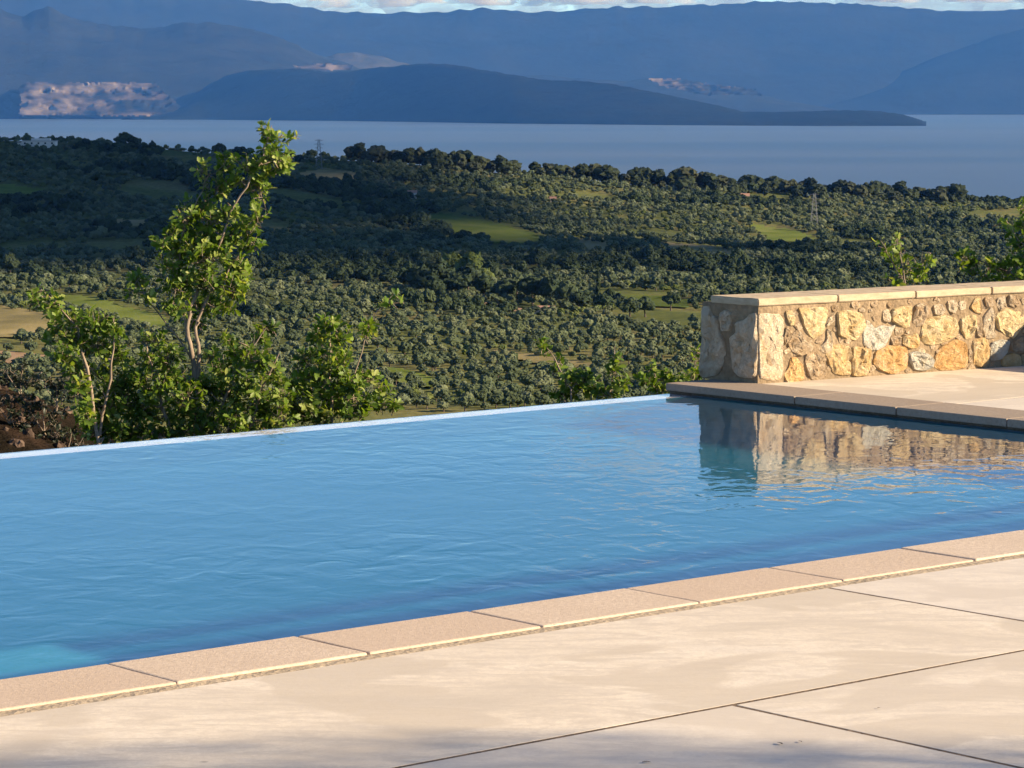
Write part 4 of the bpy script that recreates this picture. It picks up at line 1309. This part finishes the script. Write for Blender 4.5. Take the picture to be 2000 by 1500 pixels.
def scatter(name, spots, crown, label):
    me = bpy.data.meshes.new(name)
    me.from_pydata([(X, Y, float(ground_z(X, Y))) for X, Y, s in spots], [], [])
    a = me.attributes.new('scl', 'FLOAT_VECTOR', 'POINT')
    a.data.foreach_set('vector', [q for X, Y, s in spots for q in (s * rng.uniform(.8, 1.3), s * rng.uniform(.8, 1.3), s * rng.uniform(.72, 1.2))])
    a = me.attributes.new('rz', 'FLOAT', 'POINT')
    a.data.foreach_set('value', [rng.uniform(0, 6.28) for _ in spots])
    o = link(name, me)
    tag(o, label, None, None, 'stuff')
    g = bpy.data.node_groups.new(name, 'GeometryNodeTree')
    g.interface.new_socket('Geometry', in_out='INPUT', socket_type='NodeSocketGeometry')
    g.interface.new_socket('Geometry', in_out='OUTPUT', socket_type='NodeSocketGeometry')
    gi, go = g.nodes.new('NodeGroupInput'), g.nodes.new('NodeGroupOutput')
    oi = g.nodes.new('GeometryNodeObjectInfo'); oi.inputs[0].default_value = crown
    iop = g.nodes.new('GeometryNodeInstanceOnPoints')
    sa_ = g.nodes.new('GeometryNodeInputNamedAttribute'); sa_.data_type = 'FLOAT_VECTOR'; sa_.inputs[0].default_value = 'scl'
    ra_ = g.nodes.new('GeometryNodeInputNamedAttribute'); ra_.data_type = 'FLOAT'; ra_.inputs[0].default_value = 'rz'
    cx = g.nodes.new('ShaderNodeCombineXYZ')
    g.links.new(gi.outputs[0], iop.inputs['Points'])
    g.links.new(oi.outputs['Geometry'], iop.inputs['Instance'])
    g.links.new(ra_.outputs[0], cx.inputs['Z'])
    g.links.new(cx.outputs[0], iop.inputs['Rotation'])
    g.links.new(sa_.outputs[0], iop.inputs['Scale'])
    g.links.new(iop.outputs[0], go.inputs[0])
    md = o.modifiers.new('scatter', 'NODES')
    md.node_group = g
    return o

def crown_of(me):
    for o in col.objects:
        if o.data == me: return o
for i in range(6):
    scatter('olive_grove', o_rest[i::6], crown_of(OLIVES[i][0]), 'olive groves covering the valley slope as one mass')
for i in range(3):
    scatter('scrub_wood', s_rest[i::3], crown_of(SCRUBS[i][0]), 'dark evergreen scrub covering parts of the slope')
scatter('orchard', sap_rest, crown_of(SAPL[0][0]), 'fresh green orchard trees between the groves')

# skyline trees along the ridge, one by one
def ridge_y(x): return float(np.interp(x, RIDGE_X, RIDGE_Y))
def on_ridge(x, D=2000):
    X = (x - 1000) / F * D
    return (X, D, float(ground_z(X, D)) - 0.3)
GR = 'trees along the skyline ridge'
x = 690
while x < 1000:
    tree('pine_tree', PINES[rng.randrange(4)], on_ridge(x, rng.uniform(1950, 2030)), rng.uniform(0.62, 0.98), 'dark tree on the skyline left of the ridge dip', GR)
    x += rng.uniform(9, 17)
for xx, s in ((735, .95), (800, 1.0), (850, 1.05), (905, 1.1), (930, .9), (1000, .95)):
    tree('pine_tree', PINES[rng.randrange(4)], on_ridge(xx, 1990), s, 'dark tree on the skyline left of the ridge dip', GR)
x = 1045
while x < 1295:
    tree('pine_tree', PINES[rng.randrange(4)], on_ridge(x, rng.uniform(1950, 2030)), rng.uniform(0.55, 0.85), 'dark pine on the skyline between the two gaps', GR)
    x += rng.uniform(9, 15)
for xx, s in ((1185, 1.0), (1260, 1.05), (1245, .95), (1285, .95)):
    tree('pine_tree', PINES[rng.randrange(4)], on_ridge(xx, 1990), s, 'dark pine on the skyline between the two gaps', GR)
x = 1308
while x < 1875:
    tree('pine_tree', PINES[rng.randrange(4)], on_ridge(x, rng.uniform(1940, 2030)), rng.uniform(0.62, 0.98), 'dark pine on the long skyline row right of the gap', GR)
    x += rng.uniform(9, 15)
tree('pine_tree', PINES[1], on_ridge(1340, 1985), 1.35, 'tallest rounded pine beside the skyline gap', GR)
tree('pine_tree', PINES[2], on_ridge(1868, 1985), 1.15, 'last pine at the right end of the skyline row', GR)
p = on_ridge(247, 1985)
p = (p[0], p[1], p[2] + 1.0)
tree('round_tree', BIG[0], p, 1.45, 'lone rounded tree standing up from the left skyline', None, 'tree', 0.72)
for xx in (430, 470, 560, 585):
    tree('pine_tree', PINES[rng.randrange(4)], on_ridge(xx, 1960), rng.uniform(.5, .75), 'dark tree on the skyline behind the young oak', GR)

# darker woods below the ridge line on the left
for xx, yy in [(170, 345), (205, 338), (240, 342), (275, 336), (300, 350), (190, 365), (235, 370), (330, 345), (640, 372), (700, 356), (750, 352), (790, 362), (830, 356), (860, 366), (20, 415), (60, 420), (100, 412), (150, 425)]:
    p = drop(xx, yy)
    tree('scrub_oak', BIG[rng.randrange(3)], p, rng.uniform(.6, .9), 'larger dark tree in the woods under the left ridge', 'larger trees under the left ridge')
# the dark clump in the middle of the valley
for xx, yy, s in [(800, 575, 1.0), (830, 580, 1.15), (860, 572, 1.1), (890, 585, 1.1), (915, 580, 1.2), (945, 585, .95), (850, 590, .9), (985, 592, .9), (1010, 590, 1.0)]:
    tree('broadleaf_tree', BIG[rng.randrange(3)], drop(xx, yy), s * .82, 'tall dark tree in the clump at the valley centre', 'dark clump in the valley centre')
for xx, yy, s in [(1040, 594, .95), (1075, 596, 1.0), (1105, 600, .9), (1130, 606, .75)]:
    tree('broadleaf_tree', BIG[rng.randrange(3)], drop(xx, yy), s * .8, 'dark rounded tree at the right end of the valley clump', 'right end of the valley clump')
for xx, yy, s in [(885, 548, 1.05), (920, 552, 1.1), (945, 562, .8)]:
    tree('pale_broadleaf_tree', BIGL[rng.randrange(2)], drop(xx, yy), s * .9, 'yellow green broad tree behind the dark valley clump', 'yellow green trees behind the clump')
for xx, yy, s in [(1230, 625, .6), (1260, 622, .6), (1310, 612, .5), (1180, 610, .5), (20, 540, .8), (60, 545, .75), (-40, 540, .8), (265, 520, .7), (300, 525, .6)]:
    tree('broadleaf_tree', BIG[rng.randrange(3)], drop(xx, yy), s, 'dark broad tree standing apart on the lower slope', 'separate dark trees on the slope')

# cypress
def cypress_lumps():
    L = []
    for i in range(9):
        t = i / 8
        L.append(((0.12 * math.cos(i * 2.1), 0.12 * math.sin(i * 2.1), 1.2 + t * 8.0), 0.95 * (1 - 0.72 * t ** 1.6), 1.5))
    return L
CYP = (crown_mesh('cypress_crown', SCRUB, cypress_lumps(), 200, 97, 0.45), trunk_mesh(1.2, 0.2, 1, 97))
tree('cypress', CYP, drop(1168, 580), 1.0, 'slender dark cypress right of the valley clump', None, 'tree')

# garden tree right of the viewer: the loose edge of its shade lies over the near paving
def airy_crown(seed, r, rz, cards, size, mat):
    r_ = random.Random(seed)
    V, Fc = [], []
    for _ in range(cards):
        n = Vector((r_.gauss(0, 1), r_.gauss(0, 1), r_.gauss(0, 1))).normalized() * (r_.random() ** 0.4)
        p = Vector((n.x * r, n.y * r, n.z * rz))
        t = Vector((r_.gauss(0, 1), r_.gauss(0, 1), r_.gauss(0, 1))).normalized()
        b = t.cross(Vector((r_.gauss(0, 1), r_.gauss(0, 1), r_.gauss(0, 1)))).normalized()
        q = len(V)
        V += [p - t * size, p - b * size * .3, p + t * size, p + b * size * .3]
        Fc.append((q, q + 1, q + 2, q + 3))
    return make_mesh('crown', V, Fc, mat)
gt = empty('garden_tree', (11.5, 3.1, DECK_Z))
tag(gt, 'loose garden olive tree right of the viewer outside the picture', 'tree')
link('trunk', trunk_mesh(2.6, 0.13, 4, 5), gt)
link('crown', airy_crown(5, 1.75, 1.35, 17000, 0.045, OLIVE), gt, (0, 0, 4.6))

# ------------------------------------------------------------------ buildings and pylons
WHITE = m_plain('whitewashed_wall', (0.62, 0.58, 0.52))
ROOFT = m_plain('weathered_roof_tile', (0.34, 0.20, 0.14))
GREYR = m_plain('grey_flat_roof', (0.36, 0.35, 0.34))
GLASS = m_plain('dark_window', (0.03, 0.035, 0.04), 0.2, 0.5)
STEEL = m_plain('galvanised_steel', (0.16, 0.17, 0.18), 0.6, 0.3, 3.0, 0.1, 0.3)

def gable_mesh(name, x0, x1, y0, y1, z0, h, mat, over=0.4):
    x0 -= over; x1 += over; y0 -= over; y1 += over
    ym = (y0 + y1) / 2
    v = [(x0, y0, z0), (x1, y0, z0), (x1, y1, z0), (x0, y1, z0), (x0, ym, z0 + h), (x1, ym, z0 + h)]
    f = [(0, 1, 5, 4), (2, 3, 4, 5), (0, 4, 3), (1, 2, 5), (0, 3, 2, 1)]
    return make_mesh(name, v, f, mat)
def house(name, p, w, d, h, roof, label, windows, rz=0.0, wallm=None):
    o = empty(name, (p[0], p[1], p[2] - 0.3), rz)
    tag(o, label, 'house')
    link('wall', box_mesh('wall', -w / 2, w / 2, 0, d, -1.5, h, wallm or WHITE), o)
    if roof == 'gable': link('roof', gable_mesh('roof', -w / 2, w / 2, 0, d, h + .02, h * .45, ROOFT), o)
    else: link('roof', box_mesh('roof', -w / 2 - .5, w / 2 + .5, -.5, d + .5, h + .02, h + .4, GREYR), o)
    for k_ in range(windows):
        xw = -w / 2 + w * (k_ + .5) / windows
        link('window', box_mesh('window', xw - .6, xw + .6, -.06, .05, h * .35, h * .75, GLASS), o)
    return o
pr = on_ridge(78, 1930)
hs = house('ridge_house', (pr[0], pr[1], pr[2] + 3.4), 22, 9, 2.8, 'flat', 'long low pale house on the skyline at far left', 5)
link('lean_to', box_mesh('lean_to', -14.2, -10.6, 1, 7, -1.5, 2.0, WHITE), hs)
link('lean_to_roof', box_mesh('lean_to_roof', -15.0, -10.5, .5, 7.5, 2.02, 2.8, GLASS), hs)
link('upper_storey', box_mesh('upper_storey', -5, 7, 2, 8, 3.25, 4.6, WHITE), hs)
p = drop(805, 388); house('farm_hut', p, 5, 4, 3.4, 'gable', 'tiny white hut under the ridge left of centre', 1)
p = on_ridge(1455, 1900); house('farm_hut', (p[0], p[1], p[2] + 1.0), 5, 4, 4.0, 'gable', 'small white hut in front of the skyline pines', 1)
p = drop(1062, 610); house('farm_shed', (p.x, p.y, p.z + .5), 6.5, 4, 1.6, 'gable', 'low red roofed shed at the foot of the valley clump', 1)
p = drop(1080, 398); house('farm_hut', p, 3.5, 3, 2.8, 'gable', 'tiny pale hut on the slope below the ridge dip', 1)

def bar(V, Fc, a, b, r): add_tube(V, Fc, [Vector(a), Vector(b)], [r, r], 4)
def pylon(p, h, label):
    o = empty('power_pylon', p)
    tag(o, label, 'pylon', 'lattice power pylons')
    wb_, wt_ = h * .11, h * .025
    for sx in (-1, 1):
        for sy in (-1, 1):
            V, Fc = [], []
            bar(V, Fc, (sx * wb_, sy * wb_, -1), (sx * wt_, sy * wt_, h * .95), .11)
            link('leg', make_mesh('leg', V, Fc, STEEL), o)
    for k_ in range(7):
        t0, t1 = k_ / 7, (k_ + 1) / 7
        w0, w1_ = wb_ + (wt_ - wb_) * t0, wb_ + (wt_ - wb_) * t1
        V, Fc = [], []
        for (ax, ay), (bx, by) in (((-1, -1), (1, -1)), ((1, -1), (1, 1)), ((1, 1), (-1, 1)), ((-1, 1), (-1, -1))):
            bar(V, Fc, (ax * w0, ay * w0, t0 * h * .95), (bx * w1_, by * w1_, t1 * h * .95), .06)
            bar(V, Fc, (bx * w0, by * w0, t0 * h * .95), (ax * w1_, ay * w1_, t1 * h * .95), .06)
        link('brace', make_mesh('brace', V, Fc, STEEL), o)
    for z in (.68, .80, .92):
        V, Fc = [], []
        L_ = h * (.13 if z != .80 else .16)
        bar(V, Fc, (-L_, 0, z * h), (L_, 0, z * h), .08)
        bar(V, Fc, (-L_, 0, z * h), (0, 0, z * h + h * .04), .06)
        bar(V, Fc, (L_, 0, z * h), (0, 0, z * h + h * .04), .06)
        link('cross_arm', make_mesh('cross_arm', V, Fc, STEEL), o)
p = drop(623, 330); pylon(p, 20, 'thin lattice pylon on the skyline right of the young oak')
p = drop(1590, 440); pylon(p, 20, 'thin lattice pylon on the slope right of centre')

# ------------------------------------------------------------------ clouds (beyond and above the haze)
def m_cloud(name='cloud_vapour', dens=0.0035, c=(1, 1, 1)):
    k = NT(name)
    v = k.n('VolumePrincipled', {'Color': c, 'Density': dens, 'Anisotropy': 0.0}).outputs[0]
    return k.done(None, v)
CLOUD = m_cloud()
THIN = m_cloud('thin_cloud_vapour', 0.00022)
SHADED_CLOUD = m_cloud('shaded_cloud_vapour', 0.0016, (0.40, 0.50, 0.66))  # cloud in shadow: the shade is put into the vapour colour
def cloud(c, rx, ry, rz, seed, label, n=14, cm=None):
    bm = bmesh.new()
    r_ = random.Random(seed)
    for i in range(n):
        t = r_.uniform(-1, 1)
        cc = Vector((t * rx * .85, r_.uniform(-.5, .5) * ry, r_.uniform(-.25, .4) * rz * (1 - abs(t) * .5)))
        r0 = rz * r_.uniform(.45, .8) * (1 - .45 * abs(t))
        rr = bmesh.ops.create_icosphere(bm, subdivisions=3, radius=1.0)
        for v in rr['verts']:
            nn = v.co.normalized()
            kk = 1 + .5 * mn.fractal(nn * 2.1 + Vector((seed + i * 3.1, 0, 0)), .8, 2, 4)
            v.co = cc + Vector((nn.x * r0 * 2.2 * kk, nn.y * r0 * 1.6 * kk, max(nn.z, -.35) * r0 * kk))
    me = bpy.data.meshes.new('cloud')
    bm.to_mesh(me); bm.free()
    rm = bpy.data.objects.new('cloud', me)
    me.materials.append(cm or CLOUD)
    col.objects.link(rm)
    rm.location = c
    tag(rm, label, 'cloud', 'cloud bank over the far range')
    return rm
cloud(on_y(800, 2, 47000), 2300, 900, 330, 1, 'bright sunlit cloud resting above the far range left of centre')
cloud(on_y(1150, -4, 47500), 1900, 900, 330, 2, 'grey white cloud above the far range at centre')
cloud(on_y(1650, -12, 46500), 3000, 900, 300, 3, 'long pale cloud lying along the range at upper right')
cloud(on_y(420, -30, 48000), 1500, 900, 330, 4, 'faint cloud above the left hill')
cloud(on_y(2050, -2, 46000), 1700, 900, 300, 5, 'pale cloud at the upper right corner')
cloud(Vector((800, 20000, 2350)), 620, 400, 210, 6, 'small cloud above the gulf mirrored in the pool')
cloud(Vector((4350, 720, 2150)), 1150, 900, 420, 7, 'broad cloud to the right shading the valley', 22, THIN)
cloud(on_y(600, 24, 52000), 5200, 900, 520, 8, 'dull grey blue cloud bank behind the left of the far range', 30, SHADED_CLOUD)
cloud(on_y(1650, 18, 52500), 5200, 900, 520, 9, 'dull grey blue cloud bank behind the right of the far range', 30, SHADED_CLOUD)

# ------------------------------------------------------------------ haze over the whole gulf
def m_haze():
    k = NT('air_haze')
    v = k.n('VolumePrincipled', {'Color': (0.09, 0.32, 1.0), 'Density': 1.6e-5, 'Absorption Color': (1, 1, 1)}).outputs[0]
    return k.done(None, v)
hz = box_mesh('haze', -16000, 16000, -3000, 42000, SEA_Z - 25, 1700, m_haze())
recalc(hz)
haze = link('haze', hz)
tag(haze, 'blue air haze over the gulf', None, None, 'stuff')
